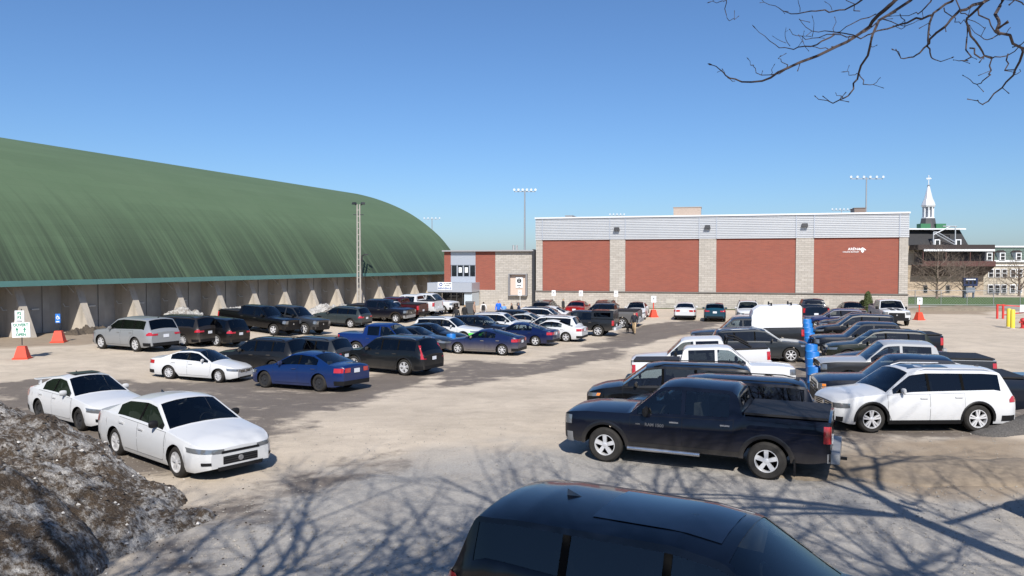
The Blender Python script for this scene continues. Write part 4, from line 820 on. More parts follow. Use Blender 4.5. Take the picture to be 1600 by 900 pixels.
    for px in (1545, 1565.5, 1590.5, 1613, 1636):
        d = bx('dormer', px - 4.5, px + 4.5, 394, 406.5, -.1, 1.5, WT, rf); bx('pane', px - 2.8, px + 2.8, 396, 405.5, -.16, -.05, GLB, d); bx('sash_bar', px - 2.8, px + 2.8, 400.4, 401.2, -.2, -.15, WT, d)
        b = MB(); b.V = [(X(px - 5.5), -.2, Z(394)), (X(px + 5.5), -.2, Z(394)), (X(px), -.2, Z(391)), (X(px - 5.5), 1.5, Z(394)), (X(px + 5.5), 1.5, Z(394)), (X(px), 1.5, Z(391))]; b.F = [(0, 1, 2), (0, 2, 5, 3), (1, 4, 5, 2)]; b.M = [0] * 3; b.build('gable', DKW, d)
    for py in (420, 444.5):
        for px in (1550, 1560.5, 1571, 1584.5, 1595, 1608, 1619, 1630):
            wn = bx('window', px - 4.3, px + 4.3, py, py + 13.5, .25, .6, WT, wing); bx('pane', px - 3, px + 3, py + 1.3, py + 12.3, .17, .3, GLB, wn); bx('sash_bar', px - 3, px + 3, py + 6.4, py + 7.2, .13, .2, WT, wn)
    for px in (1557, 1576, 1594, 1612): wn = bx('basement_window', px - 4, px + 4, 463.5, 468, .25, .6, WT, wing); bx('pane', px - 3, px + 3, 464.2, 467.4, .17, .3, GLB, wn)
college()
# ================================================================= VEHICLES IN THE LOT
def put(k, name, label, cat, grp, nz=None, **kw):
    if nz is None: return place(k, name, label, cat, grp, **kw)
    h = kw['head'].normalized(); s = Shape(k); p = Vector(((nz[0] - 800) / F_PX * nz[1], nz[1], 0)) - h * s.xf; p.z = gz(p.x, p.y)
    return build_vehicle(k, name, label, cat, grp, p, math.atan2(h.y, h.x))
GA, GB, GC, GD, GE = 'vehicles parked against the domed hall', 'vehicles in the middle rows', 'vehicles parked along the arena wall', 'vehicles in the row left of the blue barrels', 'vehicles in the row right of the blue barrels'
S, P_, T, V_ = 'sedan', 'parked_suv', 'pickup_truck', 'minivan'
# near left
put(sedan(WHITE, wb=2.83, fo=.97, ro=1.12, W=1.85, H=1.46, rim='five', dirt=.16, grille=(.30, .34, .50, 3), hl=(.30, .82, .57, .655, .62, .71), fbs=.40, blackmirror=True, barmat=STEEL, extra=((True, 'upper_grille', -.34, .34, .565, .615, BLACK), (True, 'fog_lamp_pocket', .50, .60, .36, .42, BLACK), (True, 'fog_lamp_pocket', -.50, -.60, .36, .42, BLACK))), S, 'white sedan with black grille and dark mirrors at the end of the snow bank', 'car', None, front=(281, 747), rear=(182, 711), side='R')
lan = put(sedan(WHITE, wb=2.63, fo=.95, ro=.98, W=1.76, H=1.47, rim='steel', dirt=.14, grille=(.28, .28, .58, 1), barmat=paint(WHITE, .14), extra=((True, 'fog_lamp_pocket', .44, .60, .33, .41, BLACK), (True, 'fog_lamp_pocket', -.44, -.60, .33, .41, BLACK))), S, 'white sedan with rear wing and black steel wheels behind the snow bank', 'car', None, front=(122, 674), head=Vector((.80, -.60, 0)), side='R')
rt, sh = lan; b = MB(); zt = sh.top(sh.xr + .2); b.box((sh.xr + .22, 0, zt + .16), (.22, 1.25, .035)); [b.box((sh.xr + .24, y, zt + .07), (.14, .04, .17)) for y in (-.5, .5)]; b.build('rear_wing', paint(WHITE, .14), rt)
b = MB(); b.box((-.02 - .25, 0, sh.top(-.25) + .004), (.55, .75, .012)); b.build('sunroof', MIRR, rt)
put(sedan(WHITE, wb=2.69, fo=.88, ro=1.13, W=1.80, H=1.46, rim='ten', dirt=.16, blackroof=(-1.05, .30), steer=R(-14), grille=(.32, .50, .62, 2)), S, 'white sedan with glossy black roof and front wheels turned', 'car', GB, front=(338, 599), rear=(262, 593), side='R')
put(sedan(BLUE, wb=2.70, fo=.86, ro=1.08, rim='steel', dirt=.10), S, 'royal blue sedan on black steel wheels with light bar across the tail', 'car', GB, front=(414, 606), rear=(499, 612), side='L')
put(suv((.020, .026, .034), wb=2.98, fo=.90, ro=1.06, W=1.93, H=1.77, r=.385, rim='five', dirt=.16, tl=(.40, .62, .80, 1.42), railmat=CHROME, clad=.05, cladmat=paint((.03, .035, .04), .2)), P_, 'dark slate SUV with tall red tail lamps and silver skid strip', 'SUV', GB, rear=(631, 587), head=Vector((-.88, .475, 0)), side='L')
put(sedan((.010, .030, .14), wb=2.70, fo=.86, ro=.92, W=1.82, H=1.45, rr=-.62, deck=-2.02, dz=1.10, rim='multi', dirt=.75), S, 'blue liftback with its lower half caked in grey road dust', 'car', GB, front=(715, 553), rear=(784, 556), side='L')
put(sedan((.006, .022, .13), wb=2.83, fo=.93, ro=1.12, W=1.86, rim='five', dirt=.12, rr=-.85), S, 'deep blue sedan parked next to the dusty liftback', 'car', GB, rear=(836, 541), head=HL_, side='L')
# row against the hall
put(suv(SILV, wb=2.75, fo=.98, ro=1.12, W=1.96, H=1.72, rim='multi', dirt=.28, metal=.35, rails=None), P_, 'silver SUV parked nose towards the concrete buttresses', 'SUV', GA, front=(157, 545), rear=(215, 550), side='L')
put(minivan((.055, .048, .045), rim='ten', dirt=.42), V_, 'brownish grey minivan beside the silver SUV', 'minivan', GA, rear=(285, 541), head=HL_, side='L')
put(suv(BLK, wb=2.82, H=1.70, W=1.95, dirt=.15, rails=None), P_, 'black SUV with tail towards the lot between minivan and pickup', 'SUV', GA, roof=(342, 494), head=HL_)
put(pickup(BLK, grillemat=BLACK, barmat=BLACK, bumpermat=BLACK, rim='truck', dirt=.15, sill=.45), T, 'black crew cab pickup with nose towards the lot', 'pickup truck', GA, front=(426, 524), head=HLo, side='R')
put(pickup((.10, .105, .115), grillemat=BLACK, barmat=BLACK, bumpermat=BLACK, rim='multi', r=.42, dirt=.28, metal=.4), T, 'grey crew cab pickup with big dark grille beside the black pickup', 'pickup truck', GA, front=(474, 523), head=HLo, side='R')
put(suv((.075, .098, .105), wb=2.87, fo=.9, ro=.97, H=1.66, rim='multi', dirt=.18, clad=.05), P_, 'grey green crossover near the foot of the floodlight mast', 'SUV', GA, rear=(547, 513), head=HL_, side='L')
put(pickup((.014, .016, .035), col2=(.07, .055, .045), two='low', dirt=.35, sill=.42), T, 'two-tone dark pickup with chrome grille by the floodlight mast', 'pickup truck', GA, front=(618, 505), head=HLo, side='R')
put(pickup((.11, .010, .012), dirt=.2, bumpermat=BLACK), T, 'dark red pickup with black tailgate behind the two-tone truck', 'pickup truck', GA, rear=(634, 500), head=HL_, side='L')
put(pickup(WHITE, dirt=.2, bumpermat=SIDING, r=.42, clad=.06), T, 'white pickup with flared arches and tail towards the lot', 'pickup truck', GA, rear=(659, 494), head=HL_, side='L')
put(pickup(WHITE, dirt=.15, grillemat=BLACK, barmat=BLACK, bumpermat=BLACK), T, 'white pickup with black grille nearest the entrance canopy', 'pickup truck', GA, front=(691, 491), head=HLo, side='R')
put(suv(WHITE, dirt=.15), P_, 'white SUV half hidden behind pickups near the floodlight mast', 'SUV', GA, roof=(600, 469), head=HL_)
# middle rows
put(suv((.030, .032, .037), wb=2.67, fo=.98, ro=1.05, H=1.75, rim='multi', dirt=.22, clad=.05), P_, 'charcoal boxy SUV with silver window trim behind the white sedan', 'SUV', GB, roof=(433, 526), head=HL_)
put(suv((.075, .083, .092), H=1.68, dirt=.2), P_, 'slate grey SUV between the charcoal SUV and blue pickup', 'SUV', GB, roof=(499, 525), head=HL_)
put(pickup((.008, .040, .22), wb=3.27, fo=.88, ro=1.2, W=1.90, H=1.85, cr=-1.15, tonneau=None, dirt=.12, bumpermat=BLACK, barmat=BLACK), T, 'bright blue mid-size pickup with open bed', 'pickup truck', GB, roof=(600, 504), head=HLo)
put(sedan((.030, .040, .055), H=1.46, dirt=.15), S, 'slate sedan in front of the bright blue pickup', 'car', GB, roof=(641, 509), head=HLo)
put(sedan(BLK, wb=2.8, H=1.46, dirt=.12), S, 'black sedan with nose towards the blue drum', 'car', GB, roof=(664, 504), head=HLo)
gk = put(suv(WHITE, wb=2.78, H=1.68, dirt=.18, clad=.05), P_, 'white SUV with bright green panel on its front bumper', 'SUV', GB, roof=(684, 494), head=HLo)
b = MB(); rt, sh = gk; b.box((sh.xf + .03, -.3, .50), (.05, 1.0, .40)); b.box((sh.xf - .25, -.93, .52), (.6, .03, .38)); b.build('green_panel', simple('lime_vinyl', (.10, .62, .06), .5), rt)
put(suv((.012, .018, .04), H=1.62, wb=2.67, dirt=.15), P_, 'navy crossover parked between two white SUVs', 'SUV', GB, roof=(736, 492), head=HLo)
put(suv(WHITE, H=1.68, dirt=.14, railmat=BLACK), P_, 'white SUV with black roof rails beside the navy crossover', 'SUV', GB, roof=(769, 487.5), head=HLo)
put(suv((.012, .014, .018), H=1.62, dirt=.15), P_, 'black crossover beside the white SUV with black rails', 'SUV', GB, roof=(800, 483.5), head=HLo)
put(sedan((.5, .52, .52), dirt=.2), S, 'pale silver sedan tucked beside the black crossover', 'car', GB, roof=(820, 488), head=HLo)
put(suv(WHITE, H=1.60, dirt=.12, blackroof=(-1.6, .2)), P_, 'white crossover with black roof near the arena downpipe', 'SUV', GB, roof=(839, 478.5), head=HLo)
put(sedan(WHITE, dirt=.15, H=1.48), S, 'white hatchback parked tail-out beside the black-roofed crossover', 'car', GB, roof=(861, 477), head=HL_)
put(suv(WHITE, wb=2.78, H=1.69, dirt=.22), P_, 'white SUV tail-out beside the deep blue sedan', 'SUV', GB, rear=(878, 533), head=HL_, side='L')
put(sedan(WHITE, rr=-.75, dirt=.15), S, 'white sedan tail-out next to the charcoal pickup', 'car', GB, tail=(914, 512), head=HL_)
xr_ = -(3.2 / 2 + 1.15)
put(pickup((.040, .045, .052), wb=3.3, fo=.9, ro=1.15, W=1.9, H=1.84, r=.40, rim='multi', dirt=.4, bumpermat=SIDING, cap=(-2.75, -1.15, 1.86), capwin=True, tonneau=None), T, 'charcoal pickup with bed canopy and muddy off-road tyres', 'pickup truck', GB, rear=(934, 526), head=HL_, side='L')
put(pickup((.23, .225, .22), dirt=.5, rim='multi', r=.42, col2=BLK, two='roof'), T, 'dusty silver pickup with black cab beyond the charcoal pickup', 'pickup truck', GB, rear=(972, 513), head=HL_, side='L')
# along the arena
put(suv((.13, .115, .10), H=1.75, dirt=.5), P_, 'dusty grey SUV near the arena downpipe', 'SUV', GC, roof=(850, 468.5), head=FN)
put(sedan((.36, .018, .014), dirt=.1), S, 'red sedan parked nose to the arena wall', 'car', GC, roof=(903, 469.5), head=FN)
put(suv((.085, .068, .06), H=1.72, dirt=.35), P_, 'dusty brown SUV beside the red sedan', 'SUV', GC, roof=(946, 468.5), head=FN)
put(sedan(WHITE, dirt=.1, grille=(.25, .3, .4, 0), blackroof=(-.9, .3), rim='multi'), S, 'white sedan facing the lot with dark glass roof', 'car', GC, roof=(996, 471), head=FNo)
put(sedan(WHITE, dirt=.12), S, 'white sedan parked nose to the wall by the traffic cone', 'car', GC, roof=(1071, 472), head=FN)
put(suv((.012, .10, .17), wb=2.6, fo=.82, ro=.72, W=1.76, H=1.52, r=.32, dirt=.12, rails=None), 'hatchback', 'teal blue hatchback parked nose to the wall', 'car', GC, roof=(1117, 473), head=FN)
put(suv(WHITE, H=1.70, dirt=.15), P_, 'white SUV with roof rails facing out beyond the canopy truck', 'SUV', GC, roof=(1168, 469), head=FNo)
put(suv(WHITE, H=1.65, dirt=.15, clad=.05), P_, 'white crossover mostly hidden by the pickup with service canopy', 'SUV', GC, nz=(1144, 56), head=HR_)
put(pickup((.016, .035, .075), dirt=.15, tonneau=None, barmat=BLACK), T, 'dark blue pickup parked nose to the arena wall', 'pickup truck', GC, roof=(1269, 466), head=FN)
put(sedan(BLK, dirt=.1), S, 'black car facing out beside the small cedars', 'car', GC, roof=(1330, 471), head=FNo)
rk = put(pickup(WHITE, dirt=.2, grillemat=BLACK, barmat=BLACK, bumpermat=BLACK, H=1.95), T, 'white pickup with black hood stripes at the arena corner', 'pickup truck', GC, roof=(1388, 467), head=FNo)
rt, sh = rk
for y in (.24, -.24):
    V, F = [], []
    for i in range(9):
        x = sh.k['ws'][1] + .04 + (sh.xf - .1 - sh.k['ws'][1] - .04) * i / 8
        for dy in (-.16, .16): V.append((x, y + dy, sh.ztop(x, y + dy) + .006))
    F = [(2 * i, 2 * i + 1, 2 * i + 3, 2 * i + 2) for i in range(8)]; link('hood_stripe', mesh('hood_stripe', V, F, 60), MIRR, rt)
# row left of the barrels
put(pickup((.075, .078, .085), dirt=.2, metal=.3, cap=(-2.95, -.95, 2.50), capmat=simple('fibreglass_white', (.75, .76, .77), .35), capfront=True, caprack=True, tonneau=None), T, 'grey pickup carrying a tall white service canopy with roof racks', 'pickup truck', GD, roof=(1170, 493), head=HR_)
put(suv((.050, .062, .075), wb=2.79, fo=.88, ro=1.03, H=1.68, rim='multi', dirt=.15, railmat=CHROME), P_, 'slate grey SUV with chrome roof rails facing the barrels', 'SUV', GD, roof=(1158, 511), head=HRo)
wr = put(pickup(WHITE, dirt=.14, bumpermat=SIDING), T, 'white pickup with black bed bars and nose away from the barrels', 'pickup truck', GD, roof=(1100, 526), head=HR_)
rt, sh = wr; b = MB()
for y in (-.75, .75):
    b.tube([(-1.25, y, 1.42), (-1.35, y, 1.86), (-1.7, y, 1.80), (-2.3, y, 1.44)], .05, 6)
b.tube([(-1.35, -.75, 1.86), (-1.35, .75, 1.86)], .05, 6); b.build('bed_bar', BLACK, rt, 60)
put(pickup(WHITE, dirt=.10, bumpermat=BLACK, barmat=CHROME), T, 'white pickup facing the barrels with tinted rear glass', 'pickup truck', GD, roof=(1107, 539), head=HRo)
put(minivan(BLK, dirt=.12, amber=True, railmat=BLACK), V_, 'black minivan with black roof rails between white and navy trucks', 'minivan', GD, roof=(1090, 566), head=HR_)
put(minivan(NAVY, dirt=.10, railmat=BLACK), V_, 'navy minivan standing just behind the large navy pickup', 'minivan', GD, roof=(1164, 587), head=Vector((-.96, .28, 0)))
ram = put(pickup(NAVY, wb=3.57, fo=1.0, ro=1.26, W=2.02, H=1.92, r=.405, rim='truck', dirt=.30, clad=.085, cladmat=paint((.03, .032, .04), .35), steps=True, chromehandle=True, privacy=False), T, 'large navy pickup with grey wheel flares and side step', 'pickup truck', GD, front=(945, 722), rear=(1197, 750), side='L')
BADGE = simple('badge_grey', (.22, .22, .23), .3, .6); rt, sh = ram; y = sh.yside(.75, .98) + .012; text('RAM 1500', .10, BADGE, 'door_lettering', rt, (.62, y, .97), (R(90), 0, R(180)), ext=.003); text('HEMI', .045, BADGE, 'door_lettering', rt, (1.0, y, .97), (R(90), 0, R(180)), ext=.004)
b = MB(); b.box((-.96, 0, 1.865), (.05, .34, .05)); b.build('high_brake_light', TAIL, rt)
for sg in (1, -1): b = MB(); b.box((sh.ax[1] - sh.RA - .07, sg * (sh.w - .12), .33), (.03, .26, .36)); b.build('mud_flap', BLACK, rt)
b = MB(); b.box((sh.xr - .16, 0, .40), (.28, .06, .06)); b.build('tow_hitch', BLACK, rt)
# row right of the barrels
put(suv((.008, .03, .17), wb=2.6, fo=.84, ro=.8, H=1.52, W=1.78, r=.32, rails=None, dirt=.1), 'hatchback', 'blue hatchback at the far end of the row by the cedars', 'car', GE, roof=(1321, 481.5), head=HR_)
put(sedan((.022, .016, .016), dirt=.12), S, 'dark maroon sedan next to the blue hatchback', 'car', GE, roof=(1343, 487), head=HR_)
put(suv(BLK, H=1.78, dirt=.12, rails=None), P_, 'black SUV with red tail lamp in the row by the barrels', 'SUV', GE, roof=(1360, 490), head=HR_)
put(pickup((.018, .024, .04), H=1.88, dirt=.1, barmat=BLACK), T, 'dark slate pickup with black bed cover beside the olive SUV', 'pickup truck', GE, roof=(1370, 502), head=HR_)
put(suv((.045, .055, .035), wb=2.7, H=1.69, dirt=.15, blackroof=(-1.7, .15), clad=.05), P_, 'dark olive SUV with black glass roof and rear spoiler', 'SUV', GE, roof=(1400, 514), head=HR_)
put(sedan(NAVY, dirt=.08), S, 'navy sedan low between the olive SUV and white car', 'car', GE, nz=(1302, 33.4), head=HR_)
put(sedan(WHITE, dirt=.1), S, 'white sedan hidden beside the silver and grey pickup', 'car', GE, nz=(1304, 30.9), head=HR_)
put(pickup((.060, .063, .068), col2=(.46, .47, .48), two='roof', dirt=.2, grillemat=BLACK), T, 'grey and silver crew cab pickup with long bed cover', 'pickup truck', GE, roof=(1413, 531), head=HR_)
put(sedan(WHITE, dirt=.1), S, 'white sedan squeezed between the navy and the grey pickups', 'car', GE, nz=(1306, 26.2), head=HR_)
put(pickup((.010, .020, .048), dirt=.1, grillemat=BLACK, bumpermat=BLACK, amber=True), T, 'dark navy pickup with black bumper next to the white family SUV', 'pickup truck', GE, roof=(1434, 553), head=HR_)
atl = put(suv(WHITE, wb=2.98, fo=.93, ro=1.13, W=1.98, H=1.77, r=.385, rim='five', dirt=.10, clad=.06, railmat=SIDING, grille=(.36, .62, .80, 3), hl=(.36, .72, .66, .80, .70, .82)), P_, 'white family SUV with black arches beside the gravel heap', 'SUV', GE, front=(1362, 677), rear=(1528, 676), side='L')
rt, sh = atl; b = MB(); V = []; 
for i in range(7):
    x = -.95 + 1.35 * i / 6
    for y in (-.42, 0, .42): V.append((x, y, sh.ztop(x, y) + .006))
link('glass_roof', mesh('glass_roof', V, [(3 * i + j, 3 * i + j + 1, 3 * i + j + 4, 3 * i + j + 3) for i in range(6) for j in range(2)], 60), MIRR, rt)
# the car right below the camera
near = build_vehicle(suv((.006, .012, .030), wb=2.82, fo=.98, ro=1.08, W=1.92, H=1.70, r=.37, rim='five', dirt=.05, rake=.30, fin=-1.45, rails=None, belt=[(2.39, .76), (2.33, .86), (1.9, .98), (1.0, 1.05), (0, 1.09), (-1.2, 1.17), (-2.0, 1.20), (-2.49, .95)]), P_, 'navy SUV with shark fin and glossy roof in the tree shade', 'SUV', None, (1.90, 7.06, gz(1.90, 7.06)), math.atan2(-.5, .86))
rt, sh = near; pm_ = rt.children[0].data.materials[0].copy(); pm_.name = 'polished_navy_paint'; pb_ = pm_.node_tree.nodes['Principled BSDF']; [pm_.node_tree.links.remove(l) for l in list(pb_.inputs['Coat Weight'].links)]; pb_.inputs['Coat Weight'].default_value = 1.; pb_.inputs['Coat IOR'].default_value = 1.6; rt.children[0].data.materials[0] = pm_; V = []
for i in range(9):
    x = -1.05 + 1.22 * i / 8
    for y in (-.46, -.2, .2, .46): V.append((x, y, sh.ztop(x, y) + .006))
link('glass_roof', mesh('glass_roof', V, [(4 * i + j, 4 * i + j + 1, 4 * i + j + 5, 4 * i + j + 4) for i in range(8) for j in range(3)], 60), simple('panoramic_glass', (.003, .005, .012), .03, spec=.45, coat=.25), rt)
build_vehicle(suv((.012, .014, .02), dirt=.1), P_, 'dark SUV casting a rounded shadow onto the bare brown earth', 'SUV', None, (11.92, 13.4, 0), R(184))

# ================================================================= STREET FURNITURE, MASTS, SIGNS
def mast(px, ytop, Y, wpx, label, n=6):
    p = at_y(px, ytop, Y); root = empty('floodlight_mast', (p.x, p.y, 0)); tag(root, label, 'light mast', 'sports field floodlight masts'); gm = simple('mast_grey', (.32, .34, .36), .5, .5)
    b = MB(); b.tube([(0, 0, 0), (0, 0, p.z)], [.22, .12], 8); b.build('pole', gm, root, 60); wd = wpx / F_PX * Y
    b = MB(); b.box((0, 0, p.z - .3), (wd, .15, .15)); b.build('crossarm', gm, root)
    for i in range(n):
        b = MB(); x = -wd / 2 + wd * i / (n - 1); b.lathe([(0, .22), (.14, .2), (.25, -.15), (0, -.15)], 8, (x, -.15, p.z + .05), axis='y'); b.build('floodlight', simple('lamp_pale', (.55, .58, .6), .4, .3), root)
mast(820, 297, 150, 33, 'tall floodlight mast rising behind the entrance block roof'); mast(1354, 277, 150, 50, 'tall floodlight mast rising behind the brick panel with lettering')
mast(964, 335, 250, 22, 'distant floodlight mast over the left arena roof', 5); mast(1315, 327, 235, 30, 'distant floodlight mast beside the small dark rooftop unit'); mast(675, 341, 260, 24, 'distant floodlight mast seen beside the end of the green roof', 5)
def lotmast():
    p = at_h(561, 481); root = empty('lot_light_mast', p); tag(root, 'twin-legged pale concrete mast with two floodlights by the hall', 'light mast'); cm = simple('mast_concrete', (.33, .31, .28), .85, noise=.25, scale=3); H = 11.1
    for x in (-.16, .16): b = MB(); b.tube([(x, 0, 0), (x * .85, 0, H)], [.10, .075], 7); b.build('leg', cm, root, 60)
    for i in range(16): b = MB(); b.box((0, 0, .6 + i * .66), (.30, .06, .06)); b.build('rung', cm, root)
    b = MB(); b.box((0, 0, H - 1.1), (1.1, .1, .08)); b.build('crossarm', DARKM, root)
    for x, t in ((-.42, -.5), (.5, .5)): b = MB(); b.box((x, -.1, H + .1), (.42, .38, .24), rz=t, taper=.75); b.tube([(x * .5, 0, H - .1), (x, 0, H + .05)], .04, 5); b.build('floodlight', DARKM, root)
    b = MB(); b.tube([(.35, 0, 3.2), (.35, 0, 5.6), (.75, -.2, 5.75)], .09, 6); b.box((.85, -.25, 5.72), (.4, .3, .12)); b.build('street_lamp', DARKM, root)
lotmast()
RED = simple('cone_red', (.60, .055, .022), .5, noise=.15, scale=4)
def cone(px, py, label, s_=1.0):
    p = at_h(px, py); root = empty('traffic_cone', p); tag(root, label, 'traffic cone', 'red weighted traffic markers'); b = MB(); b.box((0, 0, .04), (.84 * s_, .74 * s_, .08), rz=.2); b.box((0, 0, .42 * s_), (.74 * s_, .62 * s_, .70 * s_), rz=.2, taper=.55); b.build('base', RED, root); return root, p
def board(root, w_, h, z, mat, nm='sign_board', x=0., y=-.06, tilt=0):
    b = MB(); b.box((0, 0, 0), (w_, .025, h)); return b.build(nm, mat, root, loc=(x, y, z), rot=(0, tilt, 0))
r1, p1 = cone(35, 561, 'red traffic base carrying the white OUVERT OPEN board', .84); b = MB(); b.tube([(0, 0, .7), (0, 0, 2.5)], .025, 6); b.build('post', DARKM, r1)
bd = board(r1, .90, .74, 1.46, SIGNW, tilt=R(-2)); text('OUVERT', .20, GTXT, 'lettering', bd, (0, -.02, .24)); text('OPEN', .20, GTXT, 'lettering', bd, (0, -.02, -.24))
for x in (-.19, .19):
    b = MB(); b.box((0, 0, -.06), (.05, .012, .14)); n = len(b.V); b.V += [(-.08, 0, .0), (.08, 0, .0), (0, 0, .14)]; b.F.append((n, n + 1, n + 2)); b.M.append(0); b.build('arrow', GTXT, bd, loc=(x, -.02, 0))
bd = board(r1, .46, .60, 2.12, SIGNW, x=-.06); text('P2', .20, GTXT, 'lettering', bd, (0, -.02, .16)); text('P3', .20, GTXT, 'lettering', bd, (0, -.02, -.05)); text('STATION', .07, KTXT, 'lettering', bd, (0, -.02, -.22))
r2, p2 = cone(92, 535, 'red traffic base carrying the blue accessible parking sign', .92); b = MB(); b.tube([(0, 0, .7), (0, 0, 1.75)], .025, 6); b.build('post', DARKM, r2)
bd = board(r2, .30, .55, 1.46, simple('sign_blue', (.02, .16, .55), .45)); b = MB(); b.lathe([(.07, 0), (.10, 0)], 14, axis='y'); b.tube([(-.02, 0, .17), (-.02, 0, .03), (.08, 0, .02), (.12, 0, -.07)], .018, 5); b.build('wheelchair_symbol', WTXT, bd, loc=(0, -.02, .04)); b = MB(); b.box((0, 0, 0), (.2, .01, .05)); b.build('sign_print', WTXT, bd, loc=(0, -.02, -.2))
for px, py, lab in ((1021, 495.5, 'red traffic base with small white sign before the arena wall'), (1436, 500, 'red traffic base with small white sign by the arena corner')):
    r_, q = cone(px, py, lab, .86); b = MB(); b.tube([(0, 0, .7), (0, 0, 1.35)], .05, 6); b.build('post', RED, r_); bd = board(r_, .44, .58, 1.6, SIGNW); text('P', .28, KTXT, 'lettering', bd, (0, -.02, .03))
for px, lab in ((817, 'small white parking sign on a post below the display case'), (869, 'small white parking sign on a post left of the red sedan'), (911, 'small white parking sign on a post above the red sedan'), (965, 'small white parking sign on a post right of the brown SUV')):
    q = fq(px); o = AO + AD * q + n_ * 1.3; root = empty('parking_sign', (o.x, o.y, 0), math.atan2(AD.y, AD.x)); tag(root, lab, 'sign', 'white parking signs along the arena'); b = MB(); b.tube([(0, 0, 0), (0, 0, 1.75)], .03, 6); b.build('post', MAT['grey_white_metal'], root); bd = board(root, .42, .6, 1.55, SIGNW); b = MB(); b.box((0, 0, .05), (.16, .01, .2)); b.build('sign_print', simple('print_grey', (.3, .3, .32), .6), bd, loc=(0, -.02, 0))
# blue drums
def drum(p, label, grp, r=.285, h=.90):
    root = empty('blue_drum', p); tag(root, label, 'drum', grp); m = simple('drum_blue', (.012, .15, .46), .45, noise=.12, scale=5)
    b = MB(); b.lathe([(0, .0), (r * .96, .0), (r, .03), (r, .28), (r * 1.035, .30), (r, .32), (r, .58), (r * 1.035, .60), (r, .62), (r, h - .05), (r * .94, h), (r * .9, h - .03), (0, h - .03)], 20); b.build('barrel', m, root, 35)
    b = MB(); b.lathe([(.05, h - .03), (.05, h + .0), (0, h + .0)], 8, (r * .5, 0, 0)); b.build('bung', m, root); return root
a, c = at_h(1273, 610), at_h(1261, 519); prev = None
for i in range(9):
    t = i / 8; t = t ** 1.15; p = a.lerp(c, t); drum(p, 'bright blue plastic drum in the line roped between two parking rows', 'line of blue drums between the rows')
    if prev is not None:
        b = MB(); mid = (prev + p) / 2; b.tube([prev + Vector((.29, 0, .62)), mid + Vector((.3, 0, .5)), p + Vector((.29, 0, .62))], .012, 4); tag(b.build('rope', simple('rope_white', (.5, .5, .48), .8)), 'thin pale rope tied between neighbouring blue drums', 'rope', 'ropes between the drums')
    prev = p
drum(ground_at(705, 545), 'single blue plastic drum in front of the dusty blue liftback', None, .29, .9)
def bin_():
    p = ground_at(734, 470, 1.25); p.z = gz(p.x, p.y); root = empty('waste_bin', p); tag(root, 'dark grey wheeled waste bin by the entrance canopy', 'bin'); m = simple('bin_grey', (.05, .055, .06), .6)
    b = MB(); b.box((0, 0, .58), (.72, .70, 1.05), taper=1.12); b.build('body', m, root); b = MB(); b.box((0, 0, 1.15), (.86, .84, .1), taper=.9); b.build('lid', m, root)
    for x in (-.3, .3): b = MB(); b.lathe([(0, -.04), (.1, -.04), (.1, .04), (0, .04)], 10, (x, .38, .1), axis='y'); b.build('wheel', BLACK, root)
bin_()
# gate, bollards, hydrant, fence, scoreboard
def gate():
    p = at_h(1558, 498); root = empty('barrier_gate', p); tag(root, 'red tubular barrier gate with small white sign by the yellow bollards', 'gate'); m = simple('gate_red', (.55, .04, .03), .5); s_ = p.y / F_PX
    for x in (0, .5): b = MB(); b.tube([(x, 0, 0), (x, 0, 1.25)], .09, 8); b.build('post', m, root, 60)
    for a, c in (((0, 1.2), (1.9, 1.08)), ((.5, .32), (3.6, .72)), ((1.9, 1.08), (3.8, .74))): b = MB(); b.tube([(a[0], 0, a[1]), (c[0], -.2, c[1])], .05, 6); b.build('rail', m, root, 60)
    b = MB(); b.box((2.05, -.22, .90), (.5, .03, .62)); b.build('sign_board', SIGNW, root)
gate()
for px, py, lab in ((1576, 511.5, 'yellow steel bollard nearer the red gate post'), (1582, 513.5, 'yellow steel bollard nearer the red hydrant')):
    b = MB(); b.lathe([(.155, 0), (.155, 1.32), (.12, 1.40), (0, 1.42)], 14); p = at_h(px, py); root = empty('bollard', p); tag(root, lab, 'bollard', 'yellow bollards by the gate'); b.build('post', simple('bollard_yellow', (.72, .55, .05), .5, noise=.12, scale=6), root, 50); b = MB(); b.lathe([(.24, 0), (.22, .05), (.15, .06)], 12); b.build('footing', MAT['concrete'], root)
p = at_h(1598, 513); root = empty('fire_hydrant', p); tag(root, 'red fire hydrant beside the yellow bollards', 'hydrant'); hm = simple('hydrant_red', (.45, .03, .03), .5)
b = MB(); b.lathe([(.2, 0), (.2, .06), (.13, .08), (.13, .55), (.19, .57), (.17, .68), (.06, .76), (0, .77)], 14); b.build('barrel', hm, root, 40); b = MB(); b.lathe([(0, -.26), (.075, -.26), (.075, .26), (0, .26)], 10, (0, 0, .45), axis='y'); b.build('side_outlet', hm, root); b = MB(); b.tube([(-.26, 0, .45), (.26, 0, .45)], .06, 8); b.build('front_outlet', hm, root)
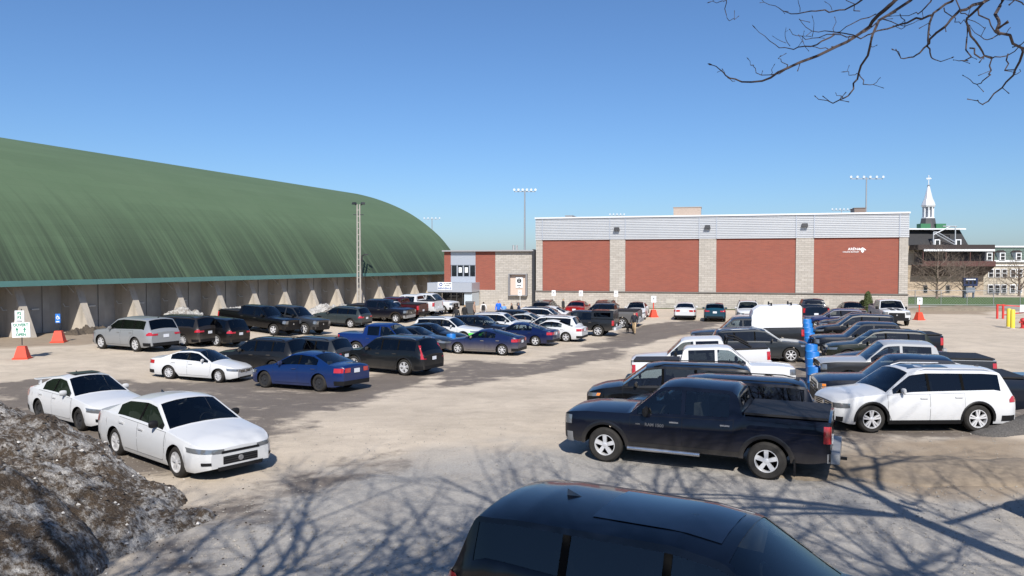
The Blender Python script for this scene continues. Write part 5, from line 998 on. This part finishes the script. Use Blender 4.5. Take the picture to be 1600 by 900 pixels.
def fence():
    a, c = Vector((40.6, 88.5, 0)), Vector((76, 83, 0)); root = empty('chain_link_fence', a); tag(root, 'grey chain link fence in front of the college lawn', 'fence'); m = simple('fence_zinc', (.36, .37, .38), .45, .6); d = c - a; n = 13; H = 1.7
    for i in range(n + 1): b = MB(); q = d * i / n; b.tube([(q.x, q.y, 0), (q.x, q.y, H + .05)], .04, 6); b.build('post', m, root, 60)
    for z in (H, .1): b = MB(); b.tube([(0, 0, z), (d.x, d.y, z)], .025, 5); b.build('rail', m, root)
    b = MB(); L = d.length; u = d / L; k = int(L / .28)
    for i in range(k):
        for s_ in (1, -1):
            x0 = i * .28; x1 = x0 + s_ * (H - .1); 
            if 0 <= x1 <= L: A, B = u * x0, u * x1; b.tube([(A.x, A.y, .1), (B.x, B.y, H)], .0045, 3, cap=False)
    o = b.build('wire_mesh', m, root); o['kind'] = 'stuff'
fence()
def scoreboard():
    Y = 106.; S_ = Y / F_PX; X = lambda px: (px - 1514) * S_; Z = lambda py: CAM_H + (HORIZON - py) * S_; p = at_y(1514, 450, Y); root = empty('scoreboard', (p.x, Y, 0)); tag(root, 'navy scoreboard on two posts standing before the college', 'scoreboard'); nv = simple('score_navy', (.012, .022, .07), .5)
    for px in (1508, 1521): b = MB(); b.tube([(X(px), 0, 0), (X(px), 0, Z(436))], .14, 7); b.build('post', simple('score_post', (.10, .12, .16), .5), root)
    b = MB(); b.box((0, -.25, (Z(434) + Z(447)) / 2), (X(1525) - X(1503), .3, Z(434) - Z(447))); mp = b.build('main_panel', nv, root); b = MB(); b.box((0, -.25, (Z(449) + Z(457)) / 2), (X(1521) - X(1507), .25, Z(449) - Z(457))); b.build('lower_panel', simple('score_grey', (.16, .18, .22), .5), root)
    for x in (-.55, 0, .55): b = MB(); b.box((x, -.41, Z(441)), (.34, .02, .42)); b.build('digit_window', BLACK, mp)
    b = MB(); b.box((0, -.41, Z(436.5)), (1.3, .02, .14)); b.build('panel_stripe', WTXT, mp)
scoreboard()

# ================================================================= TREES
def branch_set(b, p, d, ln, rad, depth, r_, up=.10, cull=None, maxd=4, seg=5):
    pts = [p]; rads = [rad]; q = p.copy(); d = d.normalized(); n = 6 if depth < 2 else 4
    for i in range(n):
        d = (d + Vector((r_.gauss(0, .13), r_.gauss(0, .13), r_.gauss(0, .10) + up)) * .6).normalized(); q = q + d * ln / n; pts.append(q.copy()); rads.append(rad * (1 - .72 * (i + 1) / n))
    if not (cull and any(cull(x) for x in pts)): b.tube(pts, rads, seg if depth < 2 else (4 if depth == 2 else 3), cap=False)
    elif depth > 0: return
    if depth >= maxd: return
    for i in range({0: 9, 1: 8, 2: 6, 3: 4}.get(depth, 3)):
        t = r_.uniform(.28 if depth else .35, 1); k = min(n - 1, int(t * n)); base = pts[k].lerp(pts[k + 1], t * n - k if t * n - k <= 1 else 1); ax = (pts[k + 1] - pts[k]).normalized()
        side = ax.orthogonal().normalized(); side.rotate(Matrix.Rotation(r_.uniform(0, 6.283), 3, ax)); nd = (ax * r_.uniform(.45, .9) + side * r_.uniform(.6, 1.0)).normalized()
        branch_set(b, base, nd, ln * r_.uniform(.42, .66), max(.004, rads[k] * .55), depth + 1, r_, up, cull, maxd, seg)
BARK = simple('grey_bark', (.075, .06, .05), .9, noise=.4, scale=9); TWIG = simple('twig_bark', (.055, .040, .038), .85)
def bare_tree(p, h, spread, label, seed, grp=None, cull=None, maxd=4, trunk_r=.16, n=9, low=.3, mat=BARK):
    r_ = random.Random(seed); root = empty('bare_tree', p); tag(root, label, 'tree', grp); b = MB(); pts = [Vector((0, 0, -.1)), Vector((r_.uniform(-.1, .1), 0, h * .2)), Vector((r_.uniform(-.2, .2), r_.uniform(-.2, .2), h * .45)), Vector((0, r_.uniform(-.3, .3), h * .8))]; b.tube(pts, [trunk_r * 1.25, trunk_r, trunk_r * .8, trunk_r * .25], 9); b.build('trunk', mat, root, 60)
    b = MB()
    for i in range(n):
        t = low + (.95 - low) * i / n; z = h * .8 * t; a = i * 2.4 + r_.uniform(-.4, .4); el = r_.uniform(.25, .8)
        branch_set(b, Vector((0, 0, z)), Vector((math.cos(a) * math.cos(el), math.sin(a) * math.cos(el), math.sin(el))), spread * r_.uniform(.75, 1.1), trunk_r * .45 * (1.1 - t * .5), 1, r_, .10, (lambda v: cull(root.location + v)) if cull else None, maxd)
    o = b.build('branches', mat, root, 60); return root
for px, py, Y, h, sp, lab, sd in ((1464, 470, 104, 6.2, 4.6, 'bushy bare tree with many upright stems before the college', 3), (1506, 470, 108, 5.6, 3.2, 'bare tree just left of the scoreboard posts', 4), (1592, 466, 112, 5.4, 2.8, 'bare tree against the windows of the college wing', 5)):
    p = at_y(px, py, Y); p.z = 0; bare_tree(p, h, sp, lab, sd, 'bare trees by the college', None, 3, .16, 18, .10, simple('pale_twigs', (.15, .115, .09), .9))
def in_view(v):                                                    # keep the shade trees' own twigs out of the picture's sky
    if v.y < .6: return False
    return abs(v.x / v.y) < .72 and (v.z - CAM_H) / v.y < .40 and (v.z - CAM_H) / v.y > -.6
bare_tree(Vector((3.9, -1.2, .7)), 13, 6.6, 'tall bare maple casting branch shadows across the near gravel', 21, None, in_view, 3, .34, 26, .45)
bare_tree(Vector((-2.6, -2.0, .7)), 12.5, 5.6, 'bare maple shading the gravel next to the snow bank', 22, None, in_view, 3, .32, 22, .48)
def hanging_tree():
    """the maple whose twig ends hang into the sky at the top right"""
    r_ = random.Random(5); base = Vector((9.2, 3.6, gz(9.2, 3.6))); root = empty('maple_tree', base); tag(root, 'bare maple whose budding twigs hang into the sky above the lot', 'tree'); b = MB()
    crown = Vector((8.3, 4.4, 8.6)); b.tube([Vector((0, 0, -.1)), Vector((-.1, .1, 3)), Vector((-.4, .4, 6)), crown - base, Vector((-.6, .9, 12)), Vector((-.3, 1., 15))], [.30, .24, .2, .17, .11, .04], 10); b.build('trunk', BARK, root, 60); b = MB()
    def P(x, y, Y): return at_y(1100 + x / 3.2, y / 3.2, Y) - base
    L = [  # traced twig lines in the enlarged corner, with their distance
        ([(1010, -60), (960, 0), (880, 70), (800, 160), (650, 235), (420, 340), (290, 400), (150, 405), (90, 365), (40, 325)], 7.2, .030, .005),
        ([(1080, -60), (1030, 0), (880, 110), (830, 230), (775, 370), (745, 440), (700, 490), (630, 515), (560, 485)], 7.0, .022, .004),
        ([(1290, -60), (1240, 0), (1140, 75), (1125, 200), (1135, 260), (1150, 305), (1235, 290)], 6.6, .018, .004), ([(1140, 75), (1050, 100), (960, 130), (860, 160), (780, 185), (640, 165), (540, 150), (480, 100)], 6.7, .014, .003),
        ([(1480, -60), (1400, 10), (1310, 40), (1200, 130), (1120, 220), (1060, 280), (1010, 290), (950, 250)], 6.4, .022, .004), ([(1400, 10), (1320, 90), (1315, 160), (1325, 280), (1290, 305), (1250, 300)], 6.3, .015, .003), ([(1315, 120), (1360, 210), (1420, 270), (1430, 350), (1400, 400), (1350, 415), (1300, 380)], 6.2, .013, .003),
        ([(1500, -60), (1490, 0), (1475, 100), (1490, 160), (1580, 240), (1640, 250)], 6.0, .020, .012), ([(1590, 240), (1560, 350), (1480, 440), (1400, 520), (1370, 505)], 6.0, .014, .004), ([(1520, 270), (1525, 340), (1560, 375), (1580, 350)], 6.0, .008, .003), ([(1330, 240), (1380, 280), (1440, 290), (1520, 275), (1600, 210)], 6.0, .009, .005),
        ([(820, -40), (790, 0), (710, 45), (600, 55), (500, 62), (420, 60), (350, 30), (290, 0)], 7.6, .014, .003), ([(650, 175), (560, 225), (480, 235), (400, 245), (330, 210), (260, 145)], 7.3, .011, .003), ([(880, 100), (760, 180), (650, 175), (540, 190), (460, 175), (430, 150)], 7.3, .009, .003), ([(420, 340), (350, 375), (270, 365), (235, 335), (225, 300)], 7.2, .007, .003),
        ([(415, 335), (385, 310), (378, 285)], 7.2, .006, .003), ([(155, 405), (120, 385), (95, 350)], 7.2, .005, .0025), ([(335, 375), (348, 330)], 7.2, .005, .0025), ([(775, 370), (735, 375), (715, 358)], 7., .006, .0025), ([(778, 372), (800, 420), (840, 420), (880, 390)], 7., .007, .003), ([(695, 485), (660, 468)], 7., .005, .0025), ([(830, 235), (860, 228)], 7., .006, .003),
        ([(110, -20), (112, 40), (130, 100), (168, 85)], 7.8, .007, .003), ([(110, 0), (75, 14), (35, 8)], 7.8, .006, .003), ([(860, 70), (740, 120), (660, 160), (655, 90)], 7.4, .008, .003), ([(960, 60), (900, 100), (1000, 130), (1080, 100)], 6.9, .008, .003), ([(1150, -20), (1100, 40), (1060, 70), (940, 80)], 6.8, .011, .003), ([(980, 70), (1000, 135), (950, 130)], 6.9, .006, .003),
        ([(1250, -20), (1290, 60), (1330, 90), (1395, 135)], 6.3, .008, .003), ([(1370, 40), (1440, 130), (1490, 180), (1530, 140)], 6.1, .009, .003), ([(1200, 40), (1230, 90), (1280, 110), (1310, 100)], 6.5, .007, .003), ([(1490, 165), (1440, 195), (1380, 190), (1330, 130)], 6.1, .007, .003), ([(1480, -10), (1540, 10), (1620, 20)], 6.1, .010, .006), ([(620, 245), (560, 235), (490, 215), (500, 160)], 7.2, .006, .0025), ([(780, 55), (720, 10), (700, -20)], 7.5, .007, .003), ([(480, 60), (470, 0)], 7.6, .005, .003), ([(640, 50), (615, 15)], 7.6, .004, .0025), ([(410, 215), (350, 185)], 7.3, .004, .002), ([(430, 230), (405, 180), (410, 140)], 7.3, .005, .002), ([(540, 185), (545, 95)], 7.3, .005, .002)]
    for pts, Y, ra, rb in L:
        q = [P(x, y, Y + .25 * math.sin(i * 1.7 + ra * 300)) for i, (x, y) in enumerate(pts)]; m = len(q); fine = []
        for i in range(m - 1):
            p0, p1, p2, p3 = q[max(i - 1, 0)], q[i], q[i + 1], q[min(i + 2, m - 1)]
            for k in range(3): t = k / 3; fine.append(.5 * ((2 * p1) + (p2 - p0) * t + (2 * p0 - 5 * p1 + 4 * p2 - p3) * t * t + (3 * p1 - p0 - 3 * p2 + p3) * t ** 3))
        fine.append(q[-1]); n = len(fine); fine = [v + Vector((r_.gauss(0, .006), r_.gauss(0, .02), r_.gauss(0, .006))) if 0 < i < n - 1 else v for i, v in enumerate(fine)]
        b.tube(fine, [(ra + (rb - ra) * i / (n - 1)) * .72 for i in range(n)], 5)
        e = fine[-1]; dd = (fine[-1] - fine[-2]).normalized(); b.tube([e, e + dd * .03, e + dd * .055], [rb * .9, rb * 1.7, .001], 4)      # bud
        for _ in range(int(n / 6)):                                          # short side spurs
            i = r_.randrange(n // 3, n); v = fine[i]; s_ = Vector((r_.gauss(0, 1), r_.gauss(0, .6), r_.gauss(.3, 1))).normalized() * r_.uniform(.04, .10); b.tube([v, v + s_ * .6, v + s_], [rb, rb * .8, rb * 1.3], 3)
        if pts[0][1] < 0:                                                     # limb back to the trunk
            s0 = fine[0]; tgt = crown - base; b.tube([s0, s0.lerp(tgt, .35) + Vector((0, 0, .35)), s0.lerp(tgt, .7) + Vector((0, 0, .3)), tgt], [ra, ra * 1.5, ra * 2.2, ra * 2.8], 6)
    b.build('branches', TWIG, root, 60)
    b = MB()
    for i in range(11):
        a = i * 2.4; branch_set(b, Vector((-.5, .9, 7.5 + i * .6)), Vector((math.cos(a), math.sin(a), .55)), r_.uniform(3.5, 5.5), .08, 1, r_, .10, lambda v: in_view(v + base), 3)
    b.build('upper_branches', BARK, root, 60)
hanging_tree()
def cedar(px, py, h, r, label):
    p = at_h(px, py); root = empty('cedar_shrub', p); tag(root, label, 'shrub', 'small cedars by the arena'); b = MB(); b.tube([(0, 0, 0), (0, 0, h * .8)], [.07, .02], 6); b.build('trunk', BARK, root); V, F = [], []
    for i in range(1500):
        t = random.random() ** .8; z = .1 + h * t; rr = r * (math.sin(min(1, t * 1.5 + .25) * 1.57) * (1 - t) ** .5 + .05) * random.uniform(.6, 1.05); a = random.uniform(0, 6.283); c = Vector((rr * math.cos(a), rr * math.sin(a), z)); u = Vector((random.gauss(0, 1), random.gauss(0, 1), random.gauss(0, 1) + .8)).normalized() * .11; v = u.cross(Vector((math.cos(a), math.sin(a), .2))).normalized() * .045
        n = len(V); V += [tuple(c - u - v), tuple(c - u + v), tuple(c + u)]; F.append((n, n + 1, n + 2))
    link('foliage', mesh('foliage', V, F), simple('cedar_green', (.055, .075, .02), .8, noise=.5, scale=5), root)
cedar(1356, 489, 1.95, .55, 'taller yellowish green cedar shrub at the arena foot'); cedar(1347, 488, 1.05, .40, 'short dark cedar shrub beside the taller one')

# ================================================================= PEOPLE AND THE DOG
def skin_mesh(nm, pts, edges, rad, root_i, sub=1):
    me = bpy.data.meshes.new(nm); me.from_pydata(pts, edges, []); o = bpy.data.objects.new(nm, me); C.objects.link(o); sm = o.modifiers.new('s', 'SKIN'); sm.use_smooth_shade = True
    for i, v in enumerate(me.skin_vertices[0].data): v.radius = (rad[i], rad[i]); v.use_root = (i == root_i)
    ss = o.modifiers.new('u', 'SUBSURF'); ss.levels = sub; ss.render_levels = sub; dg = bpy.context.evaluated_depsgraph_get(); m2 = bpy.data.meshes.new_from_object(o.evaluated_get(dg)); bpy.data.objects.remove(o); bpy.data.meshes.remove(me); return m2
def person_mesh(walk=0., arm=.05):
    f = walk; pts = [(0, 0, .93), (0, 0, 1.15), (0, .01, 1.38), (0, .0, 1.50), (0, -.015, 1.60), (0, -.02, 1.70),
        (.10, 0, .90), (.11, -f, .50), (.11, f * .2 - f, .09), (.11, -.14 - f * .8, .04), (-.10, 0, .90), (-.11, f * .6, .50), (-.11, f * 1.3, .10), (-.11, -.12 + f * 1.3, .05),
        (.19, .01, 1.39), (.25, .03 + f * .3, 1.12), (.26 + arm, -.06 + f * .5, .88), (.265 + arm, -.09 + f * .5, .78), (-.19, .01, 1.39), (-.25, .03 - f * .3, 1.12), (-.26 - arm, -.06 - f * .5, .88), (-.265 - arm, -.09 - f * .5, .78)]
    e = [(0, 1), (1, 2), (2, 3), (3, 4), (4, 5), (0, 6), (6, 7), (7, 8), (8, 9), (0, 10), (10, 11), (11, 12), (12, 13), (2, 14), (14, 15), (15, 16), (16, 17), (2, 18), (18, 19), (19, 20), (20, 21)]
    r = [.155, .15, .155, .055, .095, .075, .10, .068, .045, .04, .10, .068, .045, .04, .075, .055, .04, .032, .075, .055, .04, .032]
    return skin_mesh('person', pts, e, r, 0, 1)
PM = [person_mesh(0), person_mesh(.16, .0)]
def person(px, hy, top, legs, label, pose=0, rz=0, H=1.72, hair=(.03, .02, .015), pack=None, feet=None):
    p = ground_at(px, feet) if feet else ground_at(px, hy, H); p.z = gz(p.x, p.y); me = PM[pose].copy(); me.materials.clear()
    for m in (simple('skin', (.42, .25, .18), .6), simple('cloth_%d_%d_%d' % tuple(int(v * 255) for v in top), top, .85, noise=.2), simple('cloth_%d_%d_%d' % tuple(int(v * 255) for v in legs), legs, .85, noise=.2), simple('hair_%d' % int(hair[0] * 999), hair, .7), BLACK): me.materials.append(m)
    for f in me.polygons:
        c = f.center; f.material_index = 4 if c.z < .09 else 2 if c.z < .90 and abs(c.x) < .22 else 0 if (abs(c.x) > .22 and c.z < .87) else 1 if c.z < 1.50 else (3 if c.z > 1.64 or c.y > .015 else 0)
    o = link('person', me, None, None, p, (0, 0, rz)); s_ = H / 1.74; o.scale = (s_, s_, s_); tag(o, label, 'person', None)
    if pack: b = MB(); b.box((0, .20, 1.20), (.32, .16, .45), taper=.85); b.build('backpack', simple('pack_%d' % int(pack[0] * 999), pack, .8), o)
    return o
BK = (.012, .012, .014); JN = (.03, .05, .10)
person(713, 478.5, BK, BK, 'person in black top with white print beside the white pickup grille', 0, 3.0); person(726, 474.5, BK, BK, 'fair haired person in black jacket by the waste bin', 0, 2.6, hair=(.30, .20, .10)); person(741, 469.5, (.30, .20, .15), (.05, .04, .04), 'person in brown coat right of the waste bin', 0, 1.5)
person(755.5, 470, (.62, .6, .58), (.55, .52, .5), 'person in white clothes carrying a black backpack', 1, 3.1, pack=BK); person(779, 468.5, (.01, .12, .60), JN, 'tall person in bright blue jacket', 0, .4); person(787.5, 474, (.12, .28, .60), JN, 'child in pale blue jacket beside the tall blue jacket', 0, .2, H=1.45)
person(799.5, 471.5, BK, (.10, .09, .08), 'person in black top walking along the stone wall', 1, -1.4); person(810.5, 471.5, (.015, .025, .07), JN, 'person in navy hoodie walking along the stone wall', 1, -1.4); person(880, 465.5, (.03, .03, .03), BK, 'person in dark coat and green hat beside the red sedan', 0, 1.2, hair=(.12, .18, .03))
w_ = person(991, 0, (.012, .014, .022), (.45, .32, .18), 'person in navy jacket and tan trousers walking a black dog', 1, -.5, H=1.62, feet=522)
def dog():
    p = ground_at(984.5, 521); pts = [(0, 0, .48), (.25, 0, .50), (-.25, 0, .47), (.40, 0, .62), (.50, 0, .70), (.64, 0, .66), (-.42, 0, .56), (-.55, 0, .68), (.22, .09, .26), (.22, .09, .02), (.22, -.09, .26), (.22, -.09, .02), (-.24, .09, .30), (-.32, .09, .16), (-.27, .09, .02), (-.24, -.09, .30), (-.32, -.09, .16), (-.27, -.09, .02)]
    e = [(0, 1), (0, 2), (1, 3), (3, 4), (4, 5), (2, 6), (6, 7), (1, 8), (8, 9), (1, 10), (10, 11), (2, 12), (12, 13), (13, 14), (2, 15), (15, 16), (16, 17)]; r = [.14, .15, .12, .085, .085, .045, .035, .02, .05, .03, .05, .03, .06, .035, .03, .06, .035, .03]
    o = link('dog', skin_mesh('dog', pts, e, r, 0), None, None, p, (0, 0, 2.4)); o.data.materials.clear(); o.data.materials.append(simple('dog_fur', (.01, .009, .009), .8)); tag(o, 'black dog walking on the left of the person in tan trousers', 'dog')
    for y in (.05, -.05): b = MB(); b.V = [(.46, y * .7, .76), (.52, y * 1.2, .76), (.47, y * 1.3, .85)]; b.F = [(0, 1, 2)]; b.M = [0]; b.build('ear', MAT['dog_fur'], o)
    b = MB(); h = p + Vector((.0, .0, .62)); hand = ground_at(991, 522) + Vector((-.22, 0, .85)); b.tube([h, (h + hand) / 2 - Vector((0, 0, .06)), hand], .008, 4); tag(b.build('leash', BLACK), 'thin dark leash between the person and the black dog', 'leash')
dog()
